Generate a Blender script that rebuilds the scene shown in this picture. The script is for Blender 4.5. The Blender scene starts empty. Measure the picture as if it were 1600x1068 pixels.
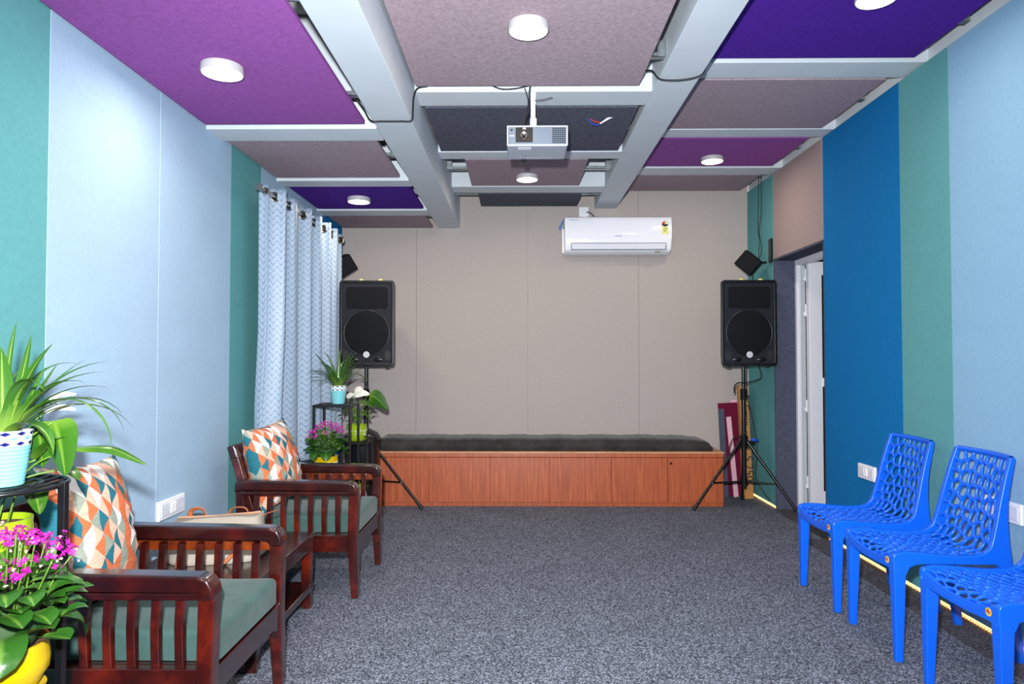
import bpy, bmesh, math, random
from mathutils import Vector, Matrix, Euler
random.seed(7)
S = bpy.context.scene
C = S.collection
R = math.radians
PI = math.pi

# ------------------------------------------------------------------ camera, world, lights, exposure
cd = bpy.data.cameras.new('camera'); cam = bpy.data.objects.new('camera', cd); C.objects.link(cam)
cam.location = (0, 0, 1.24); cam.rotation_euler = (R(91.45), 0, R(0.59))
cd.sensor_width = 36; cd.lens = 24.0; cd.clip_start = 0.05
S.camera = cam
w = bpy.data.worlds.new('world'); S.world = w; w.use_nodes = True
w.node_tree.nodes['Background'].inputs[0].default_value = (0.55, 0.65, 0.85, 1)
w.node_tree.nodes['Background'].inputs[1].default_value = 0.02
def point(name, loc, power, col, rad):
    l = bpy.data.lights.new(name, 'POINT'); l.energy = power; l.color = col; l.shadow_soft_size = rad
    o = bpy.data.objects.new(name, l); C.objects.link(o); o.location = loc; return o
def disc_light(name, loc, power, col, size, sy=None, rot=(0, 0, 0)):
    l = bpy.data.lights.new(name, 'AREA'); l.energy = power; l.color = col
    l.shape = 'DISK' if sy is None else 'RECTANGLE'; l.size = size
    if sy: l.size_y = sy
    o = bpy.data.objects.new(name, l); C.objects.link(o); o.location = loc; o.rotation_euler = rot; return o
FLASH = 1060.0
def flash(name, loc, power, col, rad, rot, size, blend):
    l = bpy.data.lights.new(name, 'SPOT'); l.energy = power; l.color = col; l.shadow_soft_size = rad
    l.spot_size = size; l.spot_blend = blend
    o = bpy.data.objects.new(name, l); C.objects.link(o); o.location = loc; o.rotation_euler = rot; return o
flash('camera_flash', (-0.07, 0.0, 1.43), FLASH, (0.93, 0.97, 1.0), 0.03, (R(91), 0, 0), R(120), 1.0)
LAMP = 7.0
WARM = (1.0, 0.86, 0.70)
S.view_settings.view_transform = 'Standard'; S.view_settings.look = 'None'
S.view_settings.exposure = 0.0; S.view_settings.gamma = 1.0
S.view_settings.use_curve_mapping = False

# ------------------------------------------------------------------ materials
def lin(c):
    r = []
    for v in c:
        v /= 255.0
        r.append(v / 12.92 if v <= 0.04045 else ((v + 0.055) / 1.055) ** 2.4)
    return (r[0], r[1], r[2], 1.0)
MATS = {}
def new_mat(name):
    m = bpy.data.materials.new(name); m.use_nodes = True
    nt = m.node_tree; return m, nt, nt.nodes['Principled BSDF']
def coords(nt, scale=(1, 1, 1), kind='Object'):
    tc = nt.nodes.new('ShaderNodeTexCoord'); mp = nt.nodes.new('ShaderNodeMapping')
    mp.inputs['Scale'].default_value = scale
    nt.links.new(tc.outputs[kind], mp.inputs[0]); return mp.outputs[0]
def noise(nt, vec, scale, detail=2.0, rough=0.5):
    n = nt.nodes.new('ShaderNodeTexNoise'); n.inputs['Scale'].default_value = scale
    n.inputs['Detail'].default_value = detail; n.inputs['Roughness'].default_value = rough
    nt.links.new(vec, n.inputs['Vector']); return n.outputs['Fac']
def ramp(nt, fac, stops, interp='LINEAR'):
    r = nt.nodes.new('ShaderNodeValToRGB'); r.color_ramp.interpolation = interp
    el = r.color_ramp.elements
    while len(el) > 1: el.remove(el[-1])
    el[0].position = stops[0][0]; el[0].color = stops[0][1]
    for p, c in stops[1:]:
        e = el.new(p); e.color = c
    nt.links.new(fac, r.inputs[0]); return r.outputs[0]
def bump(nt, b, h, strength, dist=0.01):
    n = nt.nodes.new('ShaderNodeBump'); n.inputs['Strength'].default_value = strength; n.inputs['Distance'].default_value = dist
    nt.links.new(h, n.inputs['Height'])
    prev = b.inputs['Normal'].links
    if prev: nt.links.new(prev[0].from_socket, n.inputs['Normal'])
    nt.links.new(n.outputs[0], b.inputs['Normal'])
def mul(c, f): return (min(1, c[0] * f), min(1, c[1] * f), min(1, c[2] * f), 1)
def plain(name, rgb, rough=0.5, metal=0.0, var=0.12, ns=30, bmp=0.0, coat=0.0, spec=0.5, sheen=0.0):
    if name in MATS: return MATS[name]
    m, nt, b = new_mat(name); c = lin(rgb)
    v = coords(nt); f = noise(nt, v, ns, 3)
    nt.links.new(ramp(nt, f, [(0.3, mul(c, 1 - var)), (0.7, mul(c, 1 + var))]), b.inputs['Base Color'])
    b.inputs['Roughness'].default_value = rough; b.inputs['Metallic'].default_value = metal
    b.inputs['Coat Weight'].default_value = coat; b.inputs['Specular IOR Level'].default_value = spec
    b.inputs['Sheen Weight'].default_value = sheen
    if bmp: bump(nt, b, f, bmp, 0.004)
    MATS[name] = m; return m
def felt(name, rgb, var=0.14, wav=0.0, scale=260, contrast=0.0):
    if name in MATS: return MATS[name]
    m, nt, b = new_mat(name); c = lin(rgb); v = coords(nt)
    f = noise(nt, v, scale, 4, 0.7)
    g = noise(nt, v, scale * 0.22, 3, 0.6)
    mx = nt.nodes.new('ShaderNodeMath'); mx.operation = 'MULTIPLY_ADD'
    nt.links.new(f, mx.inputs[0]); mx.inputs[1].default_value = 0.5
    m2 = nt.nodes.new('ShaderNodeMath'); m2.operation = 'MULTIPLY'; nt.links.new(g, m2.inputs[0]); m2.inputs[1].default_value = 0.5
    nt.links.new(m2.outputs[0], mx.inputs[2])
    nt.links.new(ramp(nt, mx.outputs[0], [(0.38, mul(c, 1 - var)), (0.62, mul(c, 1 + var))]), b.inputs['Base Color'])
    b.inputs['Roughness'].default_value = 0.95; b.inputs['Specular IOR Level'].default_value = 0.15
    bump(nt, b, f, 0.25, 0.003)
    if wav:
        h = noise(nt, coords(nt, (1, 0.6, 1.6)), 1.6, 2, 0.5); bump(nt, b, h, 1.0, wav)
    MATS[name] = m; return m
def emit(name, rgb, strength):
    m, nt, b = new_mat(name); b.inputs['Base Color'].default_value = lin(rgb)
    b.inputs['Emission Color'].default_value = lin(rgb); b.inputs['Emission Strength'].default_value = strength; return m
def wood(name, dark, mid, light, scale=(1, 1, 1), rough=0.3, coat=0.4, grain=14, fine=0.5):
    m, nt, b = new_mat(name); v = coords(nt, scale)
    f = noise(nt, v, grain, 5, 0.6)
    nt.links.new(ramp(nt, f, [(0.3, lin(dark)), (0.5, lin(mid)), (0.72, lin(light))]), b.inputs['Base Color'])
    b.inputs['Roughness'].default_value = rough; b.inputs['Coat Weight'].default_value = coat; b.inputs['Coat Roughness'].default_value = 0.15
    bump(nt, b, f, 0.06, 0.003); return m
M = {}
M['teal'] = felt('felt_teal', (92, 152, 154), 0.06, 0.02)
M['light_blue'] = felt('felt_light_blue', (156, 182, 204), 0.045, 0.02)
M['light_blue_r'] = felt('felt_sky_blue', (132, 171, 198), 0.05, 0.02)
M['blue'] = felt('felt_blue', (12, 108, 168), 0.07, 0.01)
M['taupe'] = felt('felt_taupe', (176, 166, 161), 0.05, 0.006)
M['taupe_dark'] = felt('felt_taupe_dark', (158, 140, 138), 0.06, 0.006)
M['pink_taupe'] = felt('felt_pink_taupe', (160, 141, 149), 0.2)
M['magenta'] = felt('felt_magenta', (142, 80, 152), 0.16)
M['violet'] = felt('felt_violet', (74, 32, 140), 0.2)
M['charcoal'] = felt('felt_charcoal', (84, 86, 98), 0.3)
M['slate'] = felt('felt_slate', (76, 80, 98), 0.22)
M['maroon'] = felt('felt_maroon', (104, 22, 52), 0.15)
M['pink'] = felt('felt_pink', (226, 176, 190), 0.08)
M['white'] = plain('white_paint', (198, 205, 211), 0.6, var=0.03, ns=6, bmp=0.15)
M['slab'] = plain('slab_plaster', (205, 200, 196), 0.9, var=0.06, ns=5)
M['upvc'] = plain('white_upvc', (226, 226, 234), 0.3, var=0.01)
M['plastic_white'] = plain('white_plastic', (236, 236, 242), 0.28, var=0.01)
M['socket'] = plain('socket_grey', (214, 216, 226), 0.3, var=0.01)
M['black'] = plain('black_plastic', (11, 11, 13), 0.6, var=0.2, ns=200, bmp=0.2, spec=0.2)
M['black_metal'] = plain('black_metal', (16, 16, 19), 0.3, var=0.1)
M['rubber'] = plain('black_rubber', (18, 18, 20), 0.6, var=0.1)
M['galv'] = plain('galvanised_steel', (168, 178, 182), 0.35, 0.85, var=0.25, ns=40)
M['nickel'] = plain('nickel', (170, 160, 150), 0.2, 1.0, var=0.05)
M['yellow'] = plain('yellow_glaze', (206, 170, 0), 0.12, var=0.03, coat=0.5)
M['lime'] = plain('lime_glaze', (142, 170, 28), 0.12, var=0.03, coat=0.5)
M['ceramic'] = plain('white_glaze', (222, 232, 236), 0.15, var=0.03, coat=0.4)
M['soil'] = plain('soil', (92, 60, 38), 0.95, var=0.5, ns=120, bmp=0.8)
M['bulb'] = emit('lamp_diffuser', (255, 246, 228), 5.0)
M['led'] = emit('led_diode', (255, 200, 120), 5.0)
M['led_tape'] = plain('led_tape', (170, 110, 40), 0.5, var=0.1)
M['chair'] = plain('blue_plastic', (10, 96, 226), 0.3, var=0.02, spec=0.5)
M['tan'] = plain('tan_leather', (170, 96, 52), 0.5, var=0.12, ns=60)
M['canvas'] = plain('beige_canvas', (150, 140, 127), 0.8, var=0.05, ns=60, bmp=0.2)
M['card'] = plain('cardboard', (178, 126, 70), 0.85, var=0.08, ns=50)
M['ink'] = plain('black_ink', (24, 22, 22), 0.7, var=0.05)
M['bluecable'] = plain('blue_plastic_bit', (20, 70, 190), 0.4)
M['redcable'] = plain('red_wire', (190, 30, 40), 0.4)
M['glass_dark'] = plain('door_glass', (22, 24, 30), 0.05, var=0.05, spec=0.8)
M['orange_paint'] = plain('orange_timber', (206, 150, 92), 0.6)
M['tilefloor'] = plain('corridor_tile', (120, 108, 100), 0.4)
M['dark_wall'] = plain('corridor_wall', (96, 92, 92), 0.9)
M['mahogany'] = wood('mahogany_lacquer', (26, 4, 4), (54, 9, 6), (104, 26, 9), (0.6, 0.6, 0.6), 0.25, 0.8, 9)
M['mahogany_dark'] = wood('mahogany_dark_lacquer', (24, 5, 6), (40, 8, 8), (66, 15, 9), (1, 1, 1), 0.24, 0.8, 9)
M['bench'] = wood('cherry_laminate', (150, 70, 36), (172, 84, 46), (196, 104, 62), (7, 7, 0.35), 0.38, 0.15, 8)
M['bench_edge'] = wood('cherry_edge', (176, 120, 84), (196, 138, 100), (214, 164, 128), (0.5, 4, 4), 0.5, 0.0, 8)

def velvet(name, rgb, dark=0.55):
    m, nt, b = new_mat(name); c = lin(rgb); v = coords(nt, (1, 1, 1))
    f = noise(nt, v, 7, 5, 0.65); g = noise(nt, coords(nt, (60, 60, 12)), 6, 2)
    nt.links.new(ramp(nt, f, [(0.3, mul(c, dark)), (0.65, mul(c, 1.1))]), b.inputs['Base Color'])
    b.inputs['Roughness'].default_value = 0.75; b.inputs['Sheen Weight'].default_value = 0.15
    b.inputs['Sheen Roughness'].default_value = 0.4; b.inputs['Specular IOR Level'].default_value = 0.2
    bump(nt, b, f, 0.25, 0.01); bump(nt, b, g, 0.15, 0.002); return m
M['seat_green'] = velvet('green_velvet', (60, 86, 82), 0.75)
M['bench_cloth'] = velvet('charcoal_velvet', (58, 54, 54), 0.45)

def tufts(nt, v):
    vo = nt.nodes.new('ShaderNodeTexVoronoi'); vo.inputs['Scale'].default_value = 200; nt.links.new(v, vo.inputs['Vector'])
    sp = nt.nodes.new('ShaderNodeSeparateColor'); nt.links.new(vo.outputs['Color'], sp.inputs[0])
    n = noise(nt, v, 110, 2, 0.6)
    a = nt.nodes.new('ShaderNodeMath'); a.operation = 'MULTIPLY_ADD'; nt.links.new(sp.outputs[0], a.inputs[0]); a.inputs[1].default_value = 0.55
    m2 = nt.nodes.new('ShaderNodeMath'); m2.operation = 'MULTIPLY'; nt.links.new(n, m2.inputs[0]); m2.inputs[1].default_value = 0.45
    nt.links.new(m2.outputs[0], a.inputs[2]); return a.outputs[0]
def carpet():
    m, nt, b = new_mat('grey_carpet'); v = coords(nt)
    f = tufts(nt, v); g = noise(nt, v, 3.0, 3, 0.5)
    col = ramp(nt, f, [(0.2, lin((40, 42, 50))), (0.5, lin((88, 92, 104))), (0.8, lin((166, 171, 186)))])
    mx = nt.nodes.new('ShaderNodeMix'); mx.data_type = 'RGBA'; mx.blend_type = 'MULTIPLY'; mx.inputs[0].default_value = 1.0
    nt.links.new(col, mx.inputs[6]); nt.links.new(ramp(nt, g, [(0.3, (0.86, 0.86, 0.87, 1)), (0.7, (1, 1, 1, 1))]), mx.inputs[7])
    nt.links.new(mx.outputs[2], b.inputs['Base Color'])
    b.inputs['Roughness'].default_value = 1.0; b.inputs['Specular IOR Level'].default_value = 0.1
    bump(nt, b, f, 0.3, 0.004); return m
M['carpet'] = carpet()
def border_mat():
    m, nt, b = new_mat('dark_border_carpet'); v = coords(nt); f = tufts(nt, v)
    nt.links.new(ramp(nt, f, [(0.2, lin((34, 33, 37))), (0.8, lin((110, 108, 116)))]), b.inputs['Base Color'])
    b.inputs['Roughness'].default_value = 1.0; b.inputs['Specular IOR Level'].default_value = 0.1; bump(nt, b, f, 0.6, 0.005); return m
M['border'] = border_mat()

def math_node(nt, op, a, bb=None, cc=None):
    n = nt.nodes.new('ShaderNodeMath'); n.operation = op
    for i, x in enumerate((a, bb, cc)):
        if x is None: continue
        if isinstance(x, (int, float)): n.inputs[i].default_value = x
        else: nt.links.new(x, n.inputs[i])
    return n.outputs[0]
def uv_split(nt):
    uv = nt.nodes.new('ShaderNodeUVMap'); sp = nt.nodes.new('ShaderNodeSeparateXYZ')
    nt.links.new(uv.outputs[0], sp.inputs[0]); return sp.outputs[0], sp.outputs[1]
def pillow_mat():
    m, nt, b = new_mat('triangle_print_fabric'); u, v = uv_split(nt)
    u = math_node(nt, 'MULTIPLY', u, 11.0); v = math_node(nt, 'MULTIPLY', v, 6.0)
    fu = math_node(nt, 'FRACT', u); iu = math_node(nt, 'FLOOR', u)
    # rows of elongated triangles: alternate columns are shifted by half a triangle
    par = math_node(nt, 'MODULO', iu, 2.0)
    flip = math_node(nt, 'ABSOLUTE', math_node(nt, 'SUBTRACT', fu, par))
    vv = math_node(nt, 'ADD', v, math_node(nt, 'MULTIPLY', flip, 0.5))
    iv = math_node(nt, 'FLOOR', vv)
    vw = math_node(nt, 'SUBTRACT', v, math_node(nt, 'MULTIPLY', flip, 0.5)); iw = math_node(nt, 'FLOOR', vw)
    cb = nt.nodes.new('ShaderNodeCombineXYZ'); nt.links.new(iu, cb.inputs[0]); nt.links.new(iv, cb.inputs[1]); nt.links.new(iw, cb.inputs[2])
    wn = nt.nodes.new('ShaderNodeTexWhiteNoise'); wn.noise_dimensions = '3D'; nt.links.new(cb.outputs[0], wn.inputs[0])
    col = ramp(nt, wn.outputs[0], [(0.0, lin((204, 108, 70))), (0.27, lin((216, 172, 150))), (0.47, lin((38, 104, 118))),
                                   (0.66, lin((142, 148, 134))), (0.83, lin((226, 226, 224)))], 'CONSTANT')
    nt.links.new(col, b.inputs['Base Color']); b.inputs['Roughness'].default_value = 0.9; b.inputs['Specular IOR Level'].default_value = 0.2
    f = noise(nt, coords(nt, (3, 3, 22)), 2.2, 3); bump(nt, b, f, 0.35, 0.02); return m
M['pillow'] = pillow_mat()
def curtain_mat():
    m, nt, b = new_mat('herringbone_curtain_fabric'); u, v = uv_split(nt)   # uv in metres
    tri = math_node(nt, 'PINGPONG', math_node(nt, 'MULTIPLY', u, 40.0), 1.0)
    s = math_node(nt, 'FRACT', math_node(nt, 'ADD', math_node(nt, 'MULTIPLY', v, 25.0), math_node(nt, 'MULTIPLY', tri, 0.85)))
    band = math_node(nt, 'LESS_THAN', s, 0.26)
    gap = math_node(nt, 'GREATER_THAN', math_node(nt, 'ABSOLUTE', math_node(nt, 'SUBTRACT', tri, 0.5)), 0.06)
    f = math_node(nt, 'MULTIPLY', band, gap)
    col = ramp(nt, f, [(0.0, lin((150, 168, 186))), (1.0, lin((118, 136, 162)))])
    nt.links.new(col, b.inputs['Base Color']); b.inputs['Roughness'].default_value = 0.5; b.inputs['Sheen Weight'].default_value = 0.1
    bump(nt, b, noise(nt, coords(nt), 9, 4), 0.25, 0.02); return m
M['curtain'] = curtain_mat()
def diamond_mat():
    m, nt, b = new_mat('diamond_glaze'); u, v = uv_split(nt)
    v2 = math_node(nt, 'MULTIPLY', v, 11.0)         # v = 1 at rim
    u2 = math_node(nt, 'MULTIPLY', u, 11.0)
    iv = math_node(nt, 'FLOOR', math_node(nt, 'MULTIPLY', v2, 1.0))
    par = math_node(nt, 'MODULO', iv, 2.0)
    uu = math_node(nt, 'FRACT', math_node(nt, 'ADD', u2, math_node(nt, 'MULTIPLY', par, 0.5)))
    d = math_node(nt, 'ADD', math_node(nt, 'ABSOLUTE', math_node(nt, 'SUBTRACT', uu, 0.5)),
                  math_node(nt, 'MULTIPLY', math_node(nt, 'ABSOLUTE', math_node(nt, 'SUBTRACT', math_node(nt, 'FRACT', v2), 0.5)), 0.8))
    isd = math_node(nt, 'LESS_THAN', d, 0.36)
    top = math_node(nt, 'GREATER_THAN', v, 0.727); topmax = math_node(nt, 'LESS_THAN', v, 0.998)
    rim = ramp(nt, par, [(0.0, lin((24, 28, 96))), (1.0, lin((110, 190, 206)))])
    mx = nt.nodes.new('ShaderNodeMix'); mx.data_type = 'RGBA'; nt.links.new(isd, mx.inputs[0]); mx.inputs[6].default_value = lin((236, 238, 240)); nt.links.new(rim, mx.inputs[7])
    body = ramp(nt, math_node(nt, 'FRACT', math_node(nt, 'MULTIPLY', v, 14.0)), [(0.0, lin((106, 188, 196))), (0.5, lin((138, 208, 214))), (1.0, lin((106, 188, 196)))])
    m3 = nt.nodes.new('ShaderNodeMix'); m3.data_type = 'RGBA'; nt.links.new(top, m3.inputs[0]); nt.links.new(body, m3.inputs[6]); nt.links.new(mx.outputs[2], m3.inputs[7])
    nt.links.new(m3.outputs[2], b.inputs['Base Color']); b.inputs['Roughness'].default_value = 0.15; b.inputs['Coat Weight'].default_value = 0.4
    return m
M['diamond'] = diamond_mat()
def leaf_mat(name, base, tip, rough=0.3):
    m, nt, b = new_mat(name); u, v = uv_split(nt)
    mid = math_node(nt, 'ABSOLUTE', math_node(nt, 'SUBTRACT', u, 0.5))
    c = ramp(nt, v, [(0.0, lin(base)), (0.35, lin(tip)), (1.0, mul(lin(tip), 0.85))])
    vein = ramp(nt, mid, [(0.0, mul(lin(base), 1.15)), (0.10, (0, 0, 0, 1))])
    isv = ramp(nt, mid, [(0.0, (1, 1, 1, 1)), (0.09, (0, 0, 0, 1))])
    mx = nt.nodes.new('ShaderNodeMix'); mx.data_type = 'RGBA'; nt.links.new(isv, mx.inputs[0]); nt.links.new(c, mx.inputs[6]); mx.inputs[7].default_value = lin(base)
    nt.links.new(mx.outputs[2], b.inputs['Base Color']); b.inputs['Roughness'].default_value = rough
    bump(nt, b, noise(nt, coords(nt), 60, 3), 0.2, 0.004)
    return m
M['spider'] = leaf_mat('spider_leaf', (122, 150, 62), (50, 94, 28))
M['lily'] = leaf_mat('lily_leaf', (92, 124, 40), (44, 86, 16), 0.25)
M['kal'] = leaf_mat('succulent_leaf', (92, 130, 50), (44, 90, 28), 0.28)
M['stem'] = plain('green_stem', (88, 122, 40), 0.4, var=0.1)
M['petal'] = plain('magenta_petal', (168, 14, 136), 0.5, var=0.2, ns=60)
M['bud'] = plain('pale_bud', (214, 176, 150), 0.6, var=0.2)
M['spathe'] = plain('white_spathe', (236, 232, 220), 0.5, var=0.04)

# ------------------------------------------------------------------ mesh helpers
class MB:
    def __init__(s): s.v = []; s.f = []; s.mi = []; s.uv = {}
    def add(s, vs, fs, mi=0, uvs=None):
        o = len(s.v); s.v += [tuple(x) for x in vs]
        for k, f in enumerate(fs):
            s.f.append([i + o for i in f]); s.mi.append(mi)
            if uvs: s.uv[len(s.f) - 1] = [uvs[i] for i in f]
        return s
    def box(s, a, b, mi=0, mat=None):
        x0, y0, z0 = a; x1, y1, z1 = b
        vs = [(x0, y0, z0), (x1, y0, z0), (x1, y1, z0), (x0, y1, z0), (x0, y0, z1), (x1, y0, z1), (x1, y1, z1), (x0, y1, z1)]
        if mat is not None: vs = [tuple(mat @ Vector(v)) for v in vs]
        return s.add(vs, [(0, 3, 2, 1), (4, 5, 6, 7), (0, 1, 5, 4), (1, 2, 6, 5), (2, 3, 7, 6), (3, 0, 4, 7)], mi)
    def prism(s, pts, axis, t0, t1, mi=0, mat=None):
        n = len(pts)
        def mk(p, t):
            if axis == 'y': return (p[0], t, p[1])
            if axis == 'x': return (t, p[0], p[1])
            return (p[0], p[1], t)
        vs = [mk(p, t0) for p in pts] + [mk(p, t1) for p in pts]
        if mat is not None: vs = [tuple(mat @ Vector(v)) for v in vs]
        fs = [list(range(n)), list(range(2 * n - 1, n - 1, -1))]
        for i in range(n): j = (i + 1) % n; fs.append((j, i, i + n, j + n))
        return s.add(vs, fs, mi)
    def tube(s, path, r, seg=8, mi=0, cap=True, flat=1.0):
        P = [Vector(p) for p in path]; n = len(P)
        rr = r if isinstance(r, (list, tuple)) else [r] * n
        up = Vector((0, 0, 1)); vs = []; prev = None
        for i in range(n):
            t = (P[min(i + 1, n - 1)] - P[max(i - 1, 0)]).normalized()
            if prev is None:
                a = t.cross(up)
                if a.length < 1e-3: a = t.cross(Vector((0, 1, 0)))
            else:
                a = prev - t * prev.dot(t)
            a.normalize(); prev = a; b = t.cross(a)
            for k in range(seg):
                th = 2 * PI * k / seg; vs.append(tuple(P[i] + (a * math.cos(th) + b * math.sin(th) * flat) * rr[i]))
        fs = []
        for i in range(n - 1):
            for k in range(seg):
                k2 = (k + 1) % seg; fs.append((i * seg + k, i * seg + k2, (i + 1) * seg + k2, (i + 1) * seg + k))
        if cap: fs.append(list(range(seg - 1, -1, -1))); fs.append([(n - 1) * seg + k for k in range(seg)])
        return s.add(vs, fs, mi)
    def lathe(s, prof, seg=32, c=(0, 0, 0), mi=0, uv=True, mat=None):
        n = len(prof); vs = []; uvs = []
        zs = [p[1] for p in prof]; z0, z1 = min(zs), max(zs)
        for i, (r, z) in enumerate(prof):
            for k in range(seg + 1):
                th = 2 * PI * k / seg; vs.append((c[0] + r * math.cos(th), c[1] + r * math.sin(th), c[2] + z))
                uvs.append((k / seg, (z - z0) / max(1e-6, z1 - z0)))
        if mat is not None: vs = [tuple(mat @ Vector(v)) for v in vs]
        fs = []
        for i in range(n - 1):
            for k in range(seg):
                a = i * (seg + 1) + k; fs.append((a, a + 1, a + seg + 2, a + seg + 1))
        return s.add(vs, fs, mi, uvs)
    def grid(s, rows, mi=0, uvs=None, closed=False):
        n = len(rows); m = len(rows[0]); vs = [p for r in rows for p in r]; fs = []
        for i in range(n - 1):
            for k in range(m if closed else m - 1):
                k2 = (k + 1) % m; fs.append((i * m + k, i * m + k2, (i + 1) * m + k2, (i + 1) * m + k))
        return s.add(vs, fs, mi, [q for r in uvs for q in r] if uvs else None)
    def xf(s, mat):
        s.v = [tuple(mat @ Vector(v)) for v in s.v]; return s
    def build(s, name, mats, parent=None, smooth=False, bevel=0.0, bseg=2, sub=0, weld=False, loc=None, rot=None, recalc=True, auto=None):
        me = bpy.data.meshes.new(name); me.from_pydata(s.v, [], s.f)
        if not isinstance(mats, (list, tuple)): mats = [mats]
        for m in mats: me.materials.append(m)
        for i, p in enumerate(me.polygons):
            p.material_index = s.mi[i]; p.use_smooth = smooth
        if s.uv:
            ul = me.uv_layers.new(name='UVMap')
            for i, p in enumerate(me.polygons):
                if i in s.uv:
                    for k, li in enumerate(p.loop_indices): ul.data[li].uv = s.uv[i][k]
        if weld or recalc:
            bm = bmesh.new(); bm.from_mesh(me)
            if weld: bmesh.ops.remove_doubles(bm, verts=bm.verts, dist=1e-5)
            if recalc: bmesh.ops.recalc_face_normals(bm, faces=bm.faces)
            bm.to_mesh(me); bm.free()
        o = bpy.data.objects.new(name, me); C.objects.link(o)
        if parent: o.parent = parent
        if loc: o.location = loc
        if rot: o.rotation_euler = rot
        if bevel:
            md = o.modifiers.new('bevel', 'BEVEL'); md.width = bevel; md.segments = bseg; md.limit_method = 'ANGLE'; md.angle_limit = R(35)
            if bseg > 1:
                for p in me.polygons: p.use_smooth = True
                wn = o.modifiers.new('wn', 'WEIGHTED_NORMAL'); wn.keep_sharp = False
        if sub:
            md = o.modifiers.new('sub', 'SUBSURF'); md.levels = sub; md.render_levels = sub
            for p in me.polygons: p.use_smooth = True
        if auto and smooth:
            try: me.set_sharp_from_angle(angle=R(auto))
            except Exception: pass
        return o
def bez(pts, n=12):
    """Catmull-Rom through points"""
    P = [Vector(p) for p in pts]; out = []
    for i in range(len(P) - 1):
        p0 = P[max(i - 1, 0)]; p1 = P[i]; p2 = P[i + 1]; p3 = P[min(i + 2, len(P) - 1)]
        for k in range(n):
            t = k / n
            out.append(0.5 * ((2 * p1) + (-p0 + p2) * t + (2 * p0 - 5 * p1 + 4 * p2 - p3) * t * t + (-p0 + 3 * p1 - 3 * p2 + p3) * t ** 3))
    out.append(P[-1]); return [tuple(p) for p in out]
def thing(name, label, cat, loc=(0, 0, 0), rz=0, group=None):
    o = bpy.data.objects.new(name, None); C.objects.link(o); o.empty_display_size = 0.1
    o.location = loc; o.rotation_euler = (0, 0, rz); return tag(o, label, cat, group)
def tag(o, label, cat, group=None):
    o['label'] = label; o['category'] = cat
    if group: o['group'] = group
    return o
def struct(o, label=None):
    o['kind'] = 'structure'
    if label: o['label'] = label
    return o
def kids(o): return [c for c in C.objects if c.parent == o]
def copy_tree(o, parent=None):
    c = o.copy(); C.objects.link(c); c.parent = parent
    for k in kids(o): copy_tree(k, c)
    return c
def dup(o, loc, label, rz=None, group=None):
    c = copy_tree(o); c.location = loc; c['label'] = label
    if rz is not None: c.rotation_euler = (0, 0, rz)
    if group: c['group'] = group
    return c
def textobj(s, size, mat, name, parent, m4, ext=0.0006):
    cu = bpy.data.curves.new('t', 'FONT'); cu.body = s; cu.size = size; cu.extrude = ext; cu.align_x = 'CENTER'; cu.align_y = 'CENTER'
    t = bpy.data.objects.new('t', cu); C.objects.link(t)
    bpy.context.view_layer.update()
    dg = bpy.context.evaluated_depsgraph_get(); me = bpy.data.meshes.new_from_object(t.evaluated_get(dg))
    bpy.data.objects.remove(t)
    me.transform(m4); me.materials.clear(); me.materials.append(mat)
    o = bpy.data.objects.new(name, me); C.objects.link(o); o.parent = parent; return o

# ------------------------------------------------------------------ room
XL, XR, YB, YF = -1.65, 2.12, 6.33, -1.7
fl = struct(MB().box((XL - 0.15, YF - 0.15, -0.1), (XR + 0.22, YB + 0.15, 0)).build('floor', M['carpet']))
ce = struct(MB().box((XL - 0.15, YF - 0.15, 3.06), (XR + 0.3, YB + 0.15, 3.16)).build('ceiling', M['slab']))
wl = struct(MB().box((XL - 0.15, YF, 0), (XL - 0.025, YB + 0.02, 3.06)).build('wall_left', M['slab']))
wb = struct(MB().box((XL - 0.15, YB + 0.02, 0), (XR + 0.3, YB + 0.15, 3.06)).build('wall_back', M['slab']))
wf = struct(MB().box((XL - 0.15, YF - 0.15, 0), (XR + 0.3, YF, 3.06)).build('wall_front', M['white']))
DY0, DY1, DZ = 4.757, 5.69, 2.07
wr = MB()
wr.box((XR + 0.025, YF, 0), (XR + 0.26, DY0, 3.06)).box((XR + 0.025, DY1, 0), (XR + 0.26, YB + 0.02, 3.06)).box((XR + 0.025, DY0, DZ), (XR + 0.26, DY1, 3.06))
wr = struct(wr.build('wall_right', M['white']))
def wall_panel(side, y0, y1, z0, z1, m, parent, label=None):
    b = MB(); g = 0.0007
    if side == 'l': b.box((XL - 0.025, y0 + g, z0), (XL, y1 - g, z1))
    elif side == 'r': b.box((XR, y0 + g, z0), (XR + 0.025, y1 - g, z1))
    else: b.box((y0 + g, YB, z0), (y1 - g, YB + 0.02, z1))
    o = b.build('wall_panel', m, parent, bevel=0.0015, bseg=1)
    if label: o['label'] = label
    return o
for y0, y1, m, z1, lb in ((YF, 0.6, 'light_blue', 2.60, 'light blue felt panel'), (0.6, 1.5, 'blue', 2.60, 'blue felt panel'), (1.5, 2.36, 'teal', 2.60, 'teal felt panel'),
                      (2.36, 3.10, 'light_blue', 2.60, 'light blue felt panel'), (3.10, 3.87, 'light_blue', 2.60, 'light blue felt panel'), (3.87, 4.33, 'teal', 2.60, 'teal felt panel'),
                      (4.33, 5.70, 'light_blue', 2.60, 'light blue felt panel behind the curtain'), (5.70, YB, 'blue', 2.60, 'strong blue felt strip')):
    wall_panel('l', y0, y1, 0.03, z1, M[m], wl, lb)
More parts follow.
